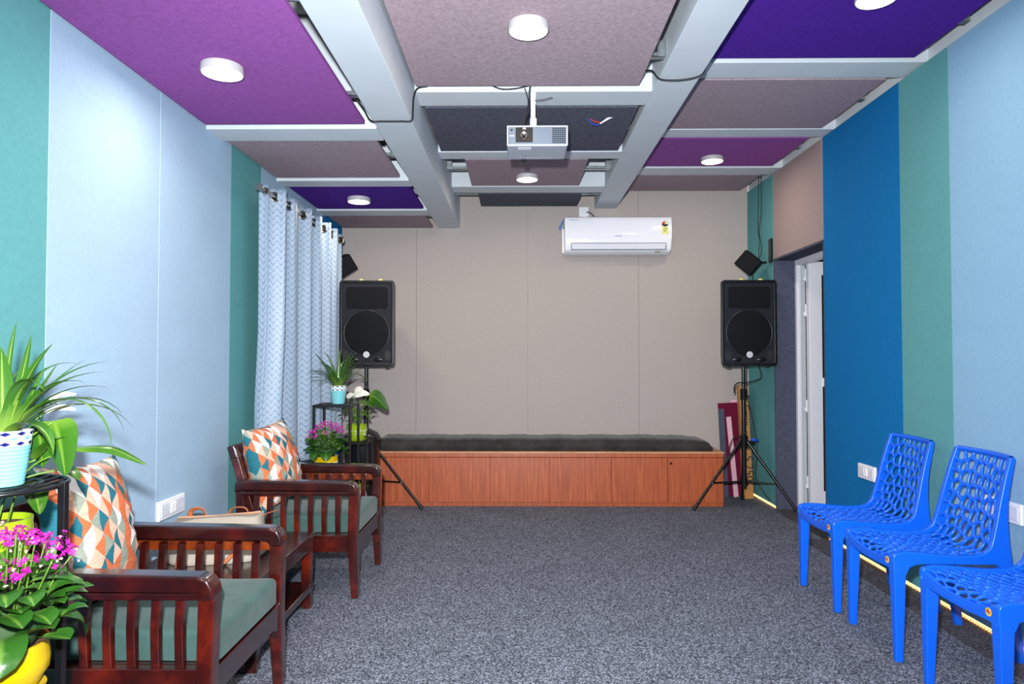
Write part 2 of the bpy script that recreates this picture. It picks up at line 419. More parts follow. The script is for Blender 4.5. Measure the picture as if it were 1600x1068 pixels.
for y0, y1, m, z0, z1, lb in ((YF, -0.2, 'teal', .03, 2.788, 'teal felt panel'), (-0.2, 1.1, 'blue', .03, 2.788, 'blue felt panel'), (1.1, 2.25, 'light_blue_r', .03, 2.788, 'light blue felt panel'), (2.25, 3.36, 'light_blue_r', .03, 2.788, 'light blue felt panel'),
                          (3.36, 3.80, 'teal', .03, 2.788, 'teal felt panel'), (3.80, DY0, 'blue', .03, 2.788, 'strong blue felt panel'),
                          (DY0, DY1, 'taupe_dark', DZ, 2.788, 'taupe felt panel over the door'), (DY1, YB, 'teal', .03, 2.788, 'narrow teal felt panel')):
    wall_panel('r', y0, y1, z0, z1, M[m], wr, lb)
for x0, x1 in ((XL, -.955), (-.955, .08), (.08, 1.11), (1.11, XR)):
    wall_panel('b', x0, x1, 0.0, 3.04, M['taupe'], wb)
# door recess felt
MB().box((XR, DY1 - 0.015, 0.0), (XR + 0.17, DY1 + 0.002, DZ)).build('jamb_panel', M['slate'], wr)['label'] = 'dark grey felt lining of the door recess'
MB().box((XR, DY0, DZ - 0.012), (XR + 0.17, DY1, DZ + 0.004)).build('soffit_panel', M['slate'], wr)['label'] = 'dark grey felt over the door recess'
MB().box((XR, DY0 - 0.004, 0.0), (XR + 0.17, DY0 + 0.012, DZ)).build('jamb_panel', M['slate'], wr)
# door 1
dr = bpy.data.objects.new('door_1', None); C.objects.link(dr); struct(dr, 'white glazed door standing open outwards'); dr.location = (XR + 0.17, DY1, 0)
f = MB()
f.box((0, -0.05, 0), (0.035, 0, DZ)).box((0, -(DY1 - DY0), 0), (0.07, -(DY1 - DY0) + 0.05, DZ)).box((0, -(DY1 - DY0) + .05, DZ - 0.055), (0.07, -0.05, DZ))
f.box((0.006, -0.062, 0), (0.02, -0.05, DZ - .055))
f.build('door_frame', M['upvc'], dr, bevel=0.003)
lf = MB(); LX0, LX1, LY = 0.055, 0.90, -0.155
lf.box((LX0, LY, .07), (LX0 + .105, LY + .06, 2.03)).box((LX1 - .105, LY, .07), (LX1, LY + .06, 2.03))
for z0, z1 in ((.07, .18), (1.02, 1.09), (1.92, 2.03)): lf.box((LX0 + .1, LY + (0 if z0 != 1.02 else -.012), z0), (LX1 - .1, LY + .06, z1))
lf = lf.build('door_leaf', M['upvc'], dr, bevel=0.004)
for z0, z1 in ((.18, 1.02), (1.09, 1.92)):
    MB().box((LX0 + .105, LY + .025, z0), (LX1 - .105, LY + .035, z1)).build('glass_pane', M['glass_dark'], lf)
    g = MB()
    for a in (LX0 + .105, LX1 - .117): g.box((a, LY + .012, z0), (a + .012, LY + .048, z1))
    g.build('glazing_bead', M['black'], lf)
for z in (1.93, 1.64, .86, .24):
    h = MB().box((0.040, -0.090, z - .045), (0.070, -.066, z - .015)).tube([(0.058, -0.084, z - .05), (0.058, -0.084, z + .05)], 0.007, 10)
    h.build('hinge', M['upvc'], dr, bevel=0.002)
# corridor beyond
MB().box((XR + .26, DY0 - 1.2, -0.1), (XR + 1.9, YB + .15, -0.002)).build('floor', M['tilefloor'])
struct(C.objects[-1], 'tiled floor outside the open door')
cw = MB().box((XR + 1.9, DY0 - 1.2, -.1), (XR + 2.0, YB + .15, 3.1)).box((XR + .3, YB + .05, -.1), (XR + 1.9, YB + .15, 3.1)).box((XR + .26, DY0 - 1.3, -.1), (XR + 2, DY0 - 1.2, 3.1)).box((XR + .26, DY0 - 1.3, 3.06), (XR + 2, YB + .15, 3.16))
struct(cw.build('wall_corridor', M['dark_wall']), 'dim corridor wall outside the open door')
# dark carpet border, threshold
struct(MB().box((1.945, YF, 0), (XR + .02, DY0, 0.004)).build('trim_1', M['border']), 'dark carpet border along the right wall')
struct(MB().box((XR - .02, DY0, 0), (XR + .17, DY1, 0.004)).build('trim_2', M['border']), 'dark carpet strip in the doorway')
struct(MB().box((XR + .165, DY0 + .05, 0), (XR + .2, DY1 - .05, 0.012)).build('trim_3', M['orange_paint']), 'wooden door threshold')

# LED strips
def led(y0, y1, label):
    t = thing('led_strip', label, 'light strip', (XR + .012, y0, 0.004))
    MB().box((-.004, 0, 0), (.010, y1 - y0, .004)).build('tape', M['led_tape'], t)
    d = MB(); n = int((y1 - y0) / 0.02)
    for i in range(n): d.box((-.003, i * .02 + .006, .004), (.002, i * .02 + .011, .008))
    o = d.build('diode', M['led'], t); o['kind'] = 'stuff'
    disc_light('led_glow', (XR + .004, (y0 + y1) / 2, 0.016), 0.35 * (y1 - y0), (1, .68, .28), .006, (y1 - y0), (0, R(-70), 0)).parent = None
led(1.2, DY0 - .01, 'warm LED strip along the foot of the right wall behind the chairs')
led(DY1 + .02, YB - .02, 'short warm LED strip at the wall foot behind the right tripod')

# ------------------------------------------------------------------ beams (parts of the ceiling)
def beam(x0, x1, y0, y1, z0, label=None):
    o = MB().box((x0, y0, z0), (x1, y1, 3.06)).build('beam', M['white'], ce, bevel=0.004)
    if label: o['label'] = label
beam(-.75, -.55, YF, YB, 2.46, 'left long white beam'); beam(.70, .90, YF, YB, 2.64, 'right long white beam')
ROWS = [(-.1, .1), (1.66, 1.85), (3.555, 3.755), (4.60, 4.76), (5.53, 5.735)]
for y0, y1 in ROWS:
    beam(XL - .025, -.75, y0, y1, 2.452); beam(-.55, .70, y0, y1, 2.645); beam(.90, XR + .025, y0, y1, 2.794)
def cpanel(x0, x1, y0, y1, z, m, label):
    o = MB().box((x0, y0, z), (x1, y1, z + .022)).build('ceiling_panel', M[m], ce, bevel=.0015, bseg=1); o['label'] = label
L0, L1 = -1.632, -.80
for (y0, y1, m, lb) in ((-1.6, -.15, 'violet', 'violet felt ceiling panel'), (.15, 1.6, 'pink_taupe', 'pinkish grey felt ceiling panel'), (1.90, 3.505, 'magenta', 'large magenta felt ceiling panel on the left'), (3.765, 4.545, 'pink_taupe', 'pinkish grey felt ceiling panel before the curtain'),
                       (4.79, 5.50, 'violet', 'violet felt ceiling panel on the left'), (5.76, 6.31, 'pink_taupe', 'pinkish grey felt panel at the back left')):
    cpanel(L0, L1 if m != 'violet' else -.775, y0, y1, 2.46, m, lb)
for (x0, x1, y0, y1, m, lb) in ((-.535, .62, -1.6, -.15, 'charcoal', 'charcoal felt ceiling panel'), (-.535, .62, .15, 1.6, 'charcoal', 'charcoal felt ceiling panel'), (-.535, .62, 1.90, 3.495, 'pink_taupe', 'large pinkish grey felt panel over the middle'),
                               (-.53, .67, 3.80, 4.655, 'charcoal', 'charcoal felt panel behind the projector'), (-.385, .49, 4.80, 5.53, 'pink_taupe', 'small pinkish grey felt panel with a lamp'),
                               (-.35, .535, 5.80, 6.27, 'charcoal', 'small charcoal felt panel at the back')):
    cpanel(x0, x1, y0, y1, 2.652, m, lb)
for (y0, y1, m, lb) in ((-1.6, -.15, 'magenta', 'magenta felt ceiling panel'), (.15, 1.6, 'pink_taupe', 'pinkish grey felt ceiling panel'), (1.90, 3.515, 'violet', 'large violet felt ceiling panel on the right'), (3.79, 4.60, 'pink_taupe', 'pinkish grey felt ceiling panel on the right'),
                       (4.80, 5.50, 'magenta', 'magenta felt ceiling panel on the right'), (5.77, 6.31, 'pink_taupe', 'pinkish grey felt panel at the back right')):
    cpanel(.94, 2.045, y0, y1, 2.80, m, lb)
# galvanised channels carrying the panels (children of the ceiling)
def channel(x0, x1, y, z, lab=None):
    b = MB().box((x0, y, z), (x1, y + .04, z + .003)).box((x0, y + .037, z), (x1, y + .04, z + .035)).box((x0, y, z), (x1, y + .003, z + .02))
    for x in (x0, x1 - .035):
        b.box((x, y - .004, z), (x + .035, y + .003, z + .075))
    o = b.build('support_channel', M['galv'], ce); o['label'] = lab or 'galvanised steel channel'
for y, z in ((1.98, 2.68), (3.22, 2.68), (4.22, 2.68), (5.14, 2.68), (5.93, 2.68)): channel(-.545, .695, y, z)
for y in (2.3, 3.18, 4.15, 5.1, 5.9): channel(-1.64, -.755, y, 2.484); channel(.905, 2.11, y, 2.824)
# timber packing strips in left bay gaps
for x0, x1, y0, y1, z in ((-.79, -.77, 3.77, 4.55, 2.60), (2.06, 2.075, 5.8, 6.31, 2.83)):
    MB().box((x0, y0, z), (x1, y1, z + .03)).build('timber_batten', M['orange_paint'], ce)

# ------------------------------------------------------------------ ceiling lamps
def lamp(x, y, z, label, first=[None]):
    if first[0] is None:
        t = thing('ceiling_lamp', label, 'ceiling light', (x, y, z), 0, 'round surface lamps on the ceiling panels')
        MB().lathe([(0, 0.0), (.081, 0.0), (.084, -.003), (.085, -.03), (.082, -.034), (.078, -.034)], 40).build('rim', plain('lamp_rim_white', (176, 172, 174), .5, var=.01), t, smooth=True, auto=40)
        MB().lathe([(.0795, -.0345), (.06, -.0365), (0.0, -.037)], 40).build('diffuser', M['bulb'], t, smooth=True)
        first[0] = t
    else: t = dup(first[0], (x, y, z), label, group='round surface lamps on the ceiling panels')
    disc_light('lamp_glow', (x, y, z - .045), LAMP, WARM, .15)
    return t
lamp(-1.235, 2.80, 2.46, 'round white lamp lit on the large magenta panel')
lamp(.04, 2.84, 2.652, 'round white lamp lit on the large pinkish grey panel nearest the camera')
lamp(1.52, 2.88, 2.80, 'round white lamp lit on the large violet panel at the right')
lamp(-1.21, 5.12, 2.46, 'round white lamp lit on the violet panel above the curtain')
lamp(.063, 5.22, 2.652, 'round white lamp lit on the small panel behind the projector')
lamp(1.495, 5.26, 2.80, 'round white lamp lit on the magenta panel at the right')
for x, z in ((-1.22, 2.46), (.04, 2.652), (1.5, 2.80)): disc_light('lamp_glow', (x, .9, z - .04), LAMP, WARM, .15); disc_light('lamp_glow', (x, -.9, z - .04), LAMP, WARM, .15)
# lamps above the panels that leak through the gaps
for x, y, p in ((1.5, 3.68, 1.0), (1.5, 4.68, 1.0), (-.55, 0, 0)):
    if p: point('gap_glow', (x, y + .14, 2.96), p, WARM, .05)

# ------------------------------------------------------------------ projector
pj = thing('projector', 'silver projector hanging from the ceiling on a white pole', 'projector', (.095, 3.50, 2.34))
b = MB().box((-.157, 0, 0), (.157, .245, .105)); body = b.build('body', plain('projector_grey', (168, 174, 186), .45, var=.02), pj, bevel=.012, bseg=3)
m_sil = plain('projector_silver', (92, 106, 124), 0.45, 0.0, var=0.05, ns=3)
fp = MB().prism([(-.150, .006), (.150, .006), (.150, .099), (-.150, .099)], 'y', -.005, .003).build('front_panel', m_sil, pj, bevel=.006, bseg=3)
bz = MB()
for a in (((-.156, -.008, 0), (.156, .0, .007)), ((-.156, -.008, .098), (.156, 0, .105)), ((-.157, -.008, 0), (-.150, 0, .105)), ((.150, -.008, 0), (.157, 0, .105))): bz.box(*a)
bz.build('front_bezel', M['socket'], pj, bevel=.003)
lr = MB().box((-.112, -.010, .018), (-.024, -.002, .095)).build('lens_recess', M['ink'], pj, bevel=.004)
Mx = Matrix.Translation((-.070, -.008, .048)) @ Matrix.Rotation(R(90), 4, 'X')
MB().lathe([(.0, .004), (.010, .004), (.011, .012), (.019, .014), (.021, .010), (.021, 0)], 32, mat=Mx).build('lens', [M['nickel']], lr, smooth=True, auto=30)
MB().lathe([(0, .0068), (.010, .0055)], 24, mat=Mx).build('lens_glass', M['glass_dark'], lr, smooth=True)
MB().box((-.075, -.0115, .084), (-.060, -.009, .091)).build('focus_tab', M['plastic_white'], lr)
MB().box((-.137, -.0065, .078), (-.128, -.004, .087)).build('sensor_window', M['black'], pj)
textobj('NEC', .012, M['plastic_white'], 'brand_text', pj, Matrix.Translation((-.132, -.0058, .052)) @ Matrix.Rotation(R(90), 4, 'X')) if False else None
MB().box((-.146, -.0062, .050), (-.119, -.0045, .053)).build('badge', M['plastic_white'], pj)
v = MB()
for i in range(7):
    for j in range(8):
        x = .078 + i * .0098; z = .014 + j * .0103
        v.box((x, -.0062, z), (x + .0066, -.004, z + .0070))
v = v.build('vent_grille', M['black'], pj); v['kind'] = 'stuff'
MB().box((-.100, .022, -.0008), (-.032, .062, .0002)).build('sticker', M['plastic_white'], pj)['label'] = 'white label underneath'
d = MB()
for i in range(9): d.box((-.09 + i * .02, .19 + .012 * ((i * 7) % 3), -.0006), (-.082 + i * .02, .194 + .012 * ((i * 7) % 3), .0002))
d.build('marking', M['plastic_white'], pj)['kind'] = 'stuff'
MB().box((-.08, .232, -.012), (-.052, .245, .001)).build('foot', M['black'], pj)
MB().box((-.11, .02, .105), (.02, .16, .112)).box((-.115, .05, .108), (-.02, .10, .125)).build('mount_plate', M['upvc'], pj, bevel=.003)
MB().box((-.036, .065, .11), (-.002, .098, .17)).build('mount_clamp', M['upvc'], pj, bevel=.003)
MB().box((-.0325, .068, .16), (-.0085, .092, .25)).box((-.035, .066, .245), (-.006, .094, .46)).build('pole', M['upvc'], pj, bevel=.002)
def cable(pts, label, r=.0035, m='rubber', name='cable', n=8):
    o = MB().tube(bez(pts, n), r, 6).build(name, M[m], smooth=True); return tag(o, label, 'cable')
cable([(.02, 3.57, 2.455), (.03, 3.56, 2.50), (.055, 3.55, 2.56), (.056, 3.545, 2.64), (.064, 3.53, 2.69)], 'thick black lead running down the projector pole', .005)
cable([(-.005, 3.57, 2.455), (.012, 3.565, 2.49), (.044, 3.55, 2.55), (.048, 3.55, 2.60), (.03, 3.545, 2.66)], 'thin black lead beside the projector pole', .0035)
cable([(-.14, 3.53, 2.668), (-.09, 3.53, 2.650), (-.02, 3.53, 2.652), (.055, 3.53, 2.668)], 'black lead looping left of the projector pole')
cable([(.082, 3.55, 2.596), (.13, 3.54, 2.598), (.175, 3.53, 2.605)], 'stray dark cable tie tail sticking out from the projector pole', .002)

# cables over the beams
cable([(-.80, 3.30, 2.52), (-.77, 3.34, 2.48), (-.755, 3.44, 2.455), (-.70, 3.45, 2.454), (-.60, 3.45, 2.454), (-.548, 3.45, 2.458), (-.545, 3.47, 2.52), (-.545, 3.50, 2.60), (-.53, 3.53, 2.655), (-.48, 3.535, 2.668)], 'black cable wrapped under the left ceiling beam', .0045)
cable([(.60, 3.48, 2.70), (.66, 3.40, 2.69), (.69, 3.37, 2.64), (.72, 3.35, 2.620), (.80, 3.33, 2.612), (.88, 3.32, 2.625), (.91, 3.32, 2.66), (.93, 3.33, 2.78)], 'black cable drooping under the right ceiling beam', .0045)
cable([(.40, 3.99, 2.66), (.43, 3.99, 2.625), (.46, 3.98, 2.615), (.50, 3.975, 2.635)], 'blue wire end hanging from the charcoal ceiling panel', .003, 'bluecable')
cable([(.405, 3.985, 2.665), (.44, 3.985, 2.64), (.48, 3.98, 2.63), (.51, 3.975, 2.64)], 'red wire end hanging from the charcoal ceiling panel', .003, 'redcable')
tag(MB().tube([(.475, 3.975, 2.62), (.52, 3.97, 2.648), (.555, 3.96, 2.66)], [.004, .007, .006], 8).build('wire_sleeve', M['upvc'], smooth=True), 'white plastic sleeve on the blue and red wire ends', 'cable')
# cables down the right back corner to the small speaker
cable([(2.105, 5.98, 2.83), (2.10, 5.98, 2.60), (2.10, 5.99, 2.45), (2.095, 5.97, 2.34), (2.10, 5.96, 2.28), (2.09, 5.95, 2.2), (2.08, 5.92, 2.1)], 'black cable hanging down the narrow teal wall panel, left of the pair', .003)
cable([(2.108, 5.93, 2.83), (2.108, 5.93, 2.62), (2.11, 5.95, 2.47), (2.10, 5.97, 2.36), (2.11, 5.95, 2.25), (2.10, 5.92, 2.16), (2.06, 5.88, 2.09)], 'black cable hanging down the narrow teal wall panel, right of the pair', .003)
cable([(2.0, 5.78, 1.24), (2.05, 5.80, 1.10), (2.0, 5.80, 1.06), (1.90, 5.79, 1.04)], 'short black cable curling under the right speaker', .005)
cable([(2.02, 5.9, 1.96), (2.0, 6.0, 1.3), (2.0, 6.02, .95), (2.06, 6.0, .62), (2.07, 5.98, .40), (2.05, 5.96, .22), (2.10, 5.85, .08), (2.16, 5.75, .01)], 'long black cable trailing down behind the right tripod to the floor', .004)

# ------------------------------------------------------------------ air conditioner
ac = thing('air_conditioner', 'white split air conditioner on the taupe back wall', 'air conditioner', (.895, 6.33, 2.19))
prof = [(-.03, 0), (-.12, .004), (-.175, .03), (-.195, .09), (-.20, .12), (-.205, .20), (-.19, .30), (-.17, .335), (-.12, .35), (0, .35)]
cas = MB().prism([(y, z) for y, z in prof], 'x', -.485, .485).build('casing', M['plastic_white'], ac, bevel=.02, bseg=3)
MB().prism([(-.199, .128), (-.210, .20), (-.196, .30), (-.180, .333), (-.170, .333), (-.18, .13)], 'x', -.482, .482).build('front_cover', plain('glossy_film_white', (240, 240, 248), .12, var=.01, ns=3, bmp=.4, coat=.5), ac, bevel=.01, bseg=3)
fg = MB().box((-.42, -.199, .040), (.425, -.184, .094)).build('air_flap', M['socket'], ac, bevel=.003)
g = MB().box((-.424, -.197, .094), (.428, -.186, .099)).box((-.424, -.1975, .035), (.428, -.184, .040)).box((-.426, -.197, .035), (-.422, -.184, .099)).box((.427, -.197, .035), (.431, -.184, .099)).build('flap_gap', plain('gap_grey', (90, 92, 110), .5), ac)
lb = MB().box((.39, -.2105, .175), (.448, -.2085, .245)).build('energy_label', plain('label_yellow', (232, 226, 130), .5, var=.05), ac, rot=None)
txt = MB()
for z, x0, x1 in ((.225, .405, .438), (.208, .402, .432), (.196, .405, .425)): txt.box((x0, -.2112, z), (x1, -.2103, z + .006))
txt.build('label_text', plain('label_green', (120, 130, 50), .5), lb)
fan = MB(); cols = [(150, 20, 40), (200, 50, 40), (230, 160, 40), (220, 220, 150), (180, 220, 210)]
fm = [plain('fan%d' % i, c, .5, var=.02) for i, c in enumerate(cols)] + [M['ink']]
for i in range(5):
    a0 = PI - PI * i / 5; a1 = PI - PI * (i + 1) / 5; c = (.419, -.2085, .262)
    pts = [(c[0], c[2])] + [(c[0] + .03 * math.cos(a0 + (a1 - a0) * k / 3), c[2] + .03 * math.sin(a0 + (a1 - a0) * k / 3)) for k in range(4)]
    fan.prism(pts, 'y', -.2115, -.207, i)
fan.prism([(.389, .262), (.449, .262), (.436, .246), (.419, .242), (.402, .246)], 'y', -.2112, -.207, 5)
fan.build('star_rating', fm, lb)
MB().box((-.03, -.2105, .155), (.03, -.206, .163)).build('logo_strip', plain('logo_grey', (170, 170, 184), .4), ac)
MB().box((-.44, -.200, .300), (-.36, -.195, .306)).build('small_print', plain('logo_grey', (170, 170, 184), .4), ac)
MB().box((.33, -.190, .012), (.38, -.181, .024)).build('display_window', plain('olive_print', (120, 120, 90), .4), ac)
MB().prism([(-.487, .335), (-.52, .28), (-.535, .24), (-.515, .225), (-.505, .27), (-.484, .315)], 'y', -.12, -.117).build('tape_tail', plain('blue_tape', (30, 110, 170), .4), ac)
MB().box((-.50, -.10, .02), (-.484, -.06, .24)).build('side_bracket', M['plastic_white'], ac)
def socket_box():
    pass
so = thing('wall_socket', 'white socket box above the air conditioner', 'socket', (.60, 6.33, 2.55))
MB().box((-.045, -.035, 0), (.045, 0, .10)).build('plate', M['plastic_white'], so, bevel=.004)
MB().box((-.022, -.048, .022), (.022, -.034, .07)).build('plug', M['plastic_white'], so, bevel=.005)
cable([(.625, 6.285, 2.60), (.66, 6.28, 2.59), (.69, 6.28, 2.56), (.72, 6.26, 2.53)], 'short brown lead from the socket to the air conditioner', .005, 'ink')

# ------------------------------------------------------------------ PA speakers
def pa_speaker(loc, label):
    t = thing('loudspeaker', label, 'speaker', loc, 0, 'black loudspeakers on tripods')
    # local: front at y=-0.15, bottom z=0, width .452, height .705
    W, H = .226, .705
    out = [(-W + .02, 0), (W - .02, 0), (W, .02), (W - .004, H - .02), (W - .024, H), (-W + .024, H), (-W + .004, H - .02), (-W, .02)]
    vs = [(x, -.13, z) for x, z in out] + [(x * .62, .18, .06 + z * .83) for x, z in out]; n = len(out)
    fs = [list(range(n)), list(range(2 * n - 1, n - 1, -1))] + [((i + 1) % n, i, i + n, (i + 1) % n + n) for i in range(n)]
    MB().add(vs, fs).build('cabinet', M['black'], t, bevel=.012, bseg=3)
    # front frame with rounded corners as ring
    def rr(w, h, r, zc, k=6):
        p = []
        for cx, cz, a in ((w - r, h - r, 0), (-w + r, h - r, 90), (-w + r, -h + r, 180), (w - r, -h + r, 270)):
            for i in range(k + 1):
                th = R(a + 90 * i / k); p.append((cx + r * math.cos(th), zc + cz + r * math.sin(th)))
        return p
    def ring(o, i, y0, y1, y2):
        n = len(o)
        vs = [(x, y0, z) for x, z in o] + [(x, y1, z) for x, z in o] + [(x, y1, z) for x, z in i] + [(x, y2, z) for x, z in i]; fs = []
        for q in range(3):
            for k in range(n): k2 = (k + 1) % n; fs.append((q * n + k, q * n + k2, (q + 1) * n + k2, (q + 1) * n + k))
        return MB().add(vs, fs)
    o_ = rr(.226, .3525, .028, .3525); i_ = rr(.203, .330, .02, .3525)
    ring(o_, i_, -.12, -.153, -.138).build('front_rim', plain('rim_black', (17, 17, 20), .3), t, bevel=.005, bseg=2)
    baf = MB().prism(rr(.204, .331, .02, .3525), 'y', -.145, -.12).build('baffle', plain('baffle_grey', (30, 32, 40), .65, var=.08, spec=.2), t)
    hg = MB().prism(rr(.170, .088, .025, .562), 'y', -.154, -.14).build('horn_grille', plain('grille_black', (15, 16, 21), .7, var=.05, spec=.15), t, bevel=.003)
    Mw = Matrix.Translation((0, -.145, .270)) @ Matrix.Rotation(R(90), 4, 'X')
    MB().lathe([(0, .008), (.165, .008), (.182, .005), (.186, -.003)], 56, mat=Mw).build('woofer_grille', plain('grille_black', (15, 16, 21), .7, var=.05, spec=.15), t, smooth=True, auto=30)
    MB().lathe([(.183, .004), (.190, .008), (.194, 0)], 56, mat=Mw).build('woofer_ring', plain('ring_black', (20, 21, 26), .4), t, smooth=True)
    for s in (-1, 1):
        pm = Matrix.Translation((s * .175, -.1452, .085)) @ Matrix.Diagonal((.75, 1, 1.25, 1)) @ Matrix.Rotation(R(90), 4, 'X')
        MB().lathe([(0, .001), (.034, .001), (.036, 0)], 24, mat=pm).build('port', M['rubber'], t)
        pm = Matrix.Translation((s * .10, -.146, .052)) @ Matrix.Diagonal((1.4, 1, .7, 1)) @ Matrix.Rotation(R(90), 4, 'X')
        MB().lathe([(0, .004), (.022, .003), (.026, 0)], 20, mat=pm).build('lower_boss', plain('rim_black', (17, 17, 20), .3), t, smooth=True)
    sc = MB()
    for s in (-1, 1):
        for z in (.62, .54, .475, .36, .22, .12, .04): sc.lathe([(0, .004), (.005, .003), (.0055, 0)], 8, mat=Matrix.Translation((s * .190, -.145, z)) @ Matrix.Rotation(R(90), 4, 'X'))
        sc.lathe([(0, .004), (.008, .003), (.009, 0)], 10, mat=Matrix.Translation((s * .105, -.145, .462)) @ Matrix.Rotation(R(90), 4, 'X'))
    sc.build('screw', M['rubber'], t)['kind'] = 'stuff'
    el = Matrix.Translation((0, -.1535, .093)) @ Matrix.Rotation(R(90), 4, 'X')
    em = MB().lathe([(0, .003), (.024, .003), (.026, 0)], 32, mat=el).build('emblem', M['plastic_white'], t)
    k = MB().lathe([(.019, .0035), (.021, .0035)], 32, mat=el)
    for i in range(6):
        k.box((-.0012, .006, .003), (.0012, .0165, .0042), mat=el @ Matrix.Rotation(R(60 * i + 30), 4, 'Z'))
        k.box((-.003, .008, .003), (.003, .0095, .0042), mat=el @ Matrix.Rotation(R(60 * i), 4, 'Z'))
    k.build('emblem_mark', M['ink'], em)
    for x in (-.07, .09):
        MB().box((x, -.12, .703), (x + .035, -.09, .716)).box((x + .01, -.115, .714), (x + .024, -.1, .722)).build('rigging_plug', plain('yellow_plug', (226, 206, 120), .5), t, bevel=.003)
    for x in (-.16, .16): MB().box((x - .015, -.12, -.012), (x + .015, -.08, .004)).build('foot', M['rubber'], t, bevel=.003)
    MB().box((-.12, -.148, .012), (.12, -.143, .026)).build('lower_bar', plain('ring_black', (30, 31, 38), .35), t)
    return t
SPR = pa_speaker((1.885, 5.75, 1.185), 'black loudspeaker on the right tripod, beside the door recess')
SPL = dup(SPR, (-1.255, 5.75, 1.185), 'black loudspeaker on the left tripod, beside the curtain', group='black loudspeakers on tripods')
def tripod(loc, feet, label, zc=.55):
    t = thing('speaker_stand', label, 'speaker stand', loc, 0, 'black tripod stands under the loudspeakers')
    MB().tube([(0, 0, .16), (0, 0, .95)], .019, 16).build('pole', M['black_metal'], t, smooth=True, auto=50)
    MB().tube([(0, 0, .90), (0, 0, 1.22)], .0145, 16).build('inner_pole', M['black_metal'], t, smooth=True, auto=50)
    MB().tube([(0, 0, .90), (0, 0, .99)], .026, 16).tube([(0, 0, .93), (.045, -.01, .93)], .006, 8).build('clamp', M['black'], t, smooth=True, auto=40)
    MB().tube([(0, 0, zc - .05), (0, 0, zc + .05)], .032, 16).tube([(0, 0, zc), (.06, -.03, zc)], .009, 8).build('upper_collar', M['black'], t, smooth=True, auto=40)
    MB().tube([(.06, -.03, zc), (.075, -.038, zc)], .018, 10).build('knob', M['black'], t, smooth=True, auto=40)
    MB().tube([(0, 0, .19), (0, 0, .24)], .030, 16).build('lower_collar', M['black'], t, smooth=True, auto=40)
    for fx, fy in feet:
        a = Vector((fx * .07, fy * .07, zc)); f_ = Vector((fx, fy, .012))
        lg = MB().tube([a, f_], .0125, 10).build('leg', M['black_metal'], t, smooth=True, auto=50)
        e = a + (f_ - a) * .62
        MB().tube([(fx * .05, fy * .05, .215), tuple(e)], .008, 8).build('brace', M['black_metal'], t, smooth=True, auto=50)
        d_ = (f_ - a).normalized()
        MB().tube([f_ - d_ * .03, f_ + d_ * .006], .0165, 10).build('rubber_foot', M['rubber'], lg, smooth=True, auto=50)
        MB().tube([tuple(e + Vector((0, -.016, 0))), tuple(e + Vector((0, .016, 0)))], .005, 8).build('bolt', M['galv'], lg)
    return t
tripod((1.89, 5.78, 0), [(-.455, -.13), (.36, -.20), (.08, .30)], 'black tripod stand under the right loudspeaker')
tripod((-1.30, 5.80, 0), [(.50, -.15), (-.27, -.35), (-.05, .48)], 'black tripod stand under the left loudspeaker')
cable([(1.90, 5.72, 1.04), (1.83, 5.70, 1.045), (1.79, 5.69, 1.02), (1.785, 5.69, .96)], 'stub of thick black cable hooked over the right tripod pole', .006)
cable([(1.84, 5.74, .60), (1.78, 5.72, .58), (1.75, 5.72, .50), (1.77, 5.72, .45), (1.86, 5.72, .60), (1.90, 5.72, .64)], 'coil of thin black cable at the right tripod hub', .004)
tag(MB().tube([(1.92, 5.70, .575), (1.98, 5.69, .57)], .012, 8).build('plug', M['bluecable'], smooth=True), 'blue cable plug beside the right tripod hub', 'plug')

# small surround speakers on brackets
def small_speaker(loc, rot, arm, plate, label):
    t = thing('wall_speaker', label, 'speaker', (0, 0, 0), 0, 'small black speakers high on the side walls')
    m4 = Matrix.Translation(loc) @ Euler(rot).to_matrix().to_4x4()
    MB().box((-.085, -.09, -.075), (.085, .06, .075), mat=m4).build('cabinet', M['black'], t, bevel=.01, bseg=2)
    MB().box((-.078, -.097, -.068), (.078, -.088, .068), mat=m4).build('grille', plain('grille_black', (15, 16, 21), .7, var=.05, spec=.15), t, bevel=.004)
    MB().tube([loc, arm], .010, 8).build('bracket_arm', M['black_metal'], t)
    MB().box(plate[0], plate[1]).build('wall_plate', M['black_metal'], t, bevel=.003)
    return t
small_speaker((1.96, 5.82, 2.06), (R(8), R(42), R(-20)), (2.10, 5.79, 2.06), ((2.10, 5.70, 2.05), (2.12, 5.755, 2.25)), 'small black tilted speaker on a bracket above the right loudspeaker')
small_speaker((-1.53, 5.90, 2.05), (R(8), R(-34), R(25)), (-1.64, 5.94, 2.05), ((-1.65, 5.90, 1.98), (-1.63, 5.95, 2.12)), 'small black tilted speaker on the blue wall strip above the left loudspeaker')

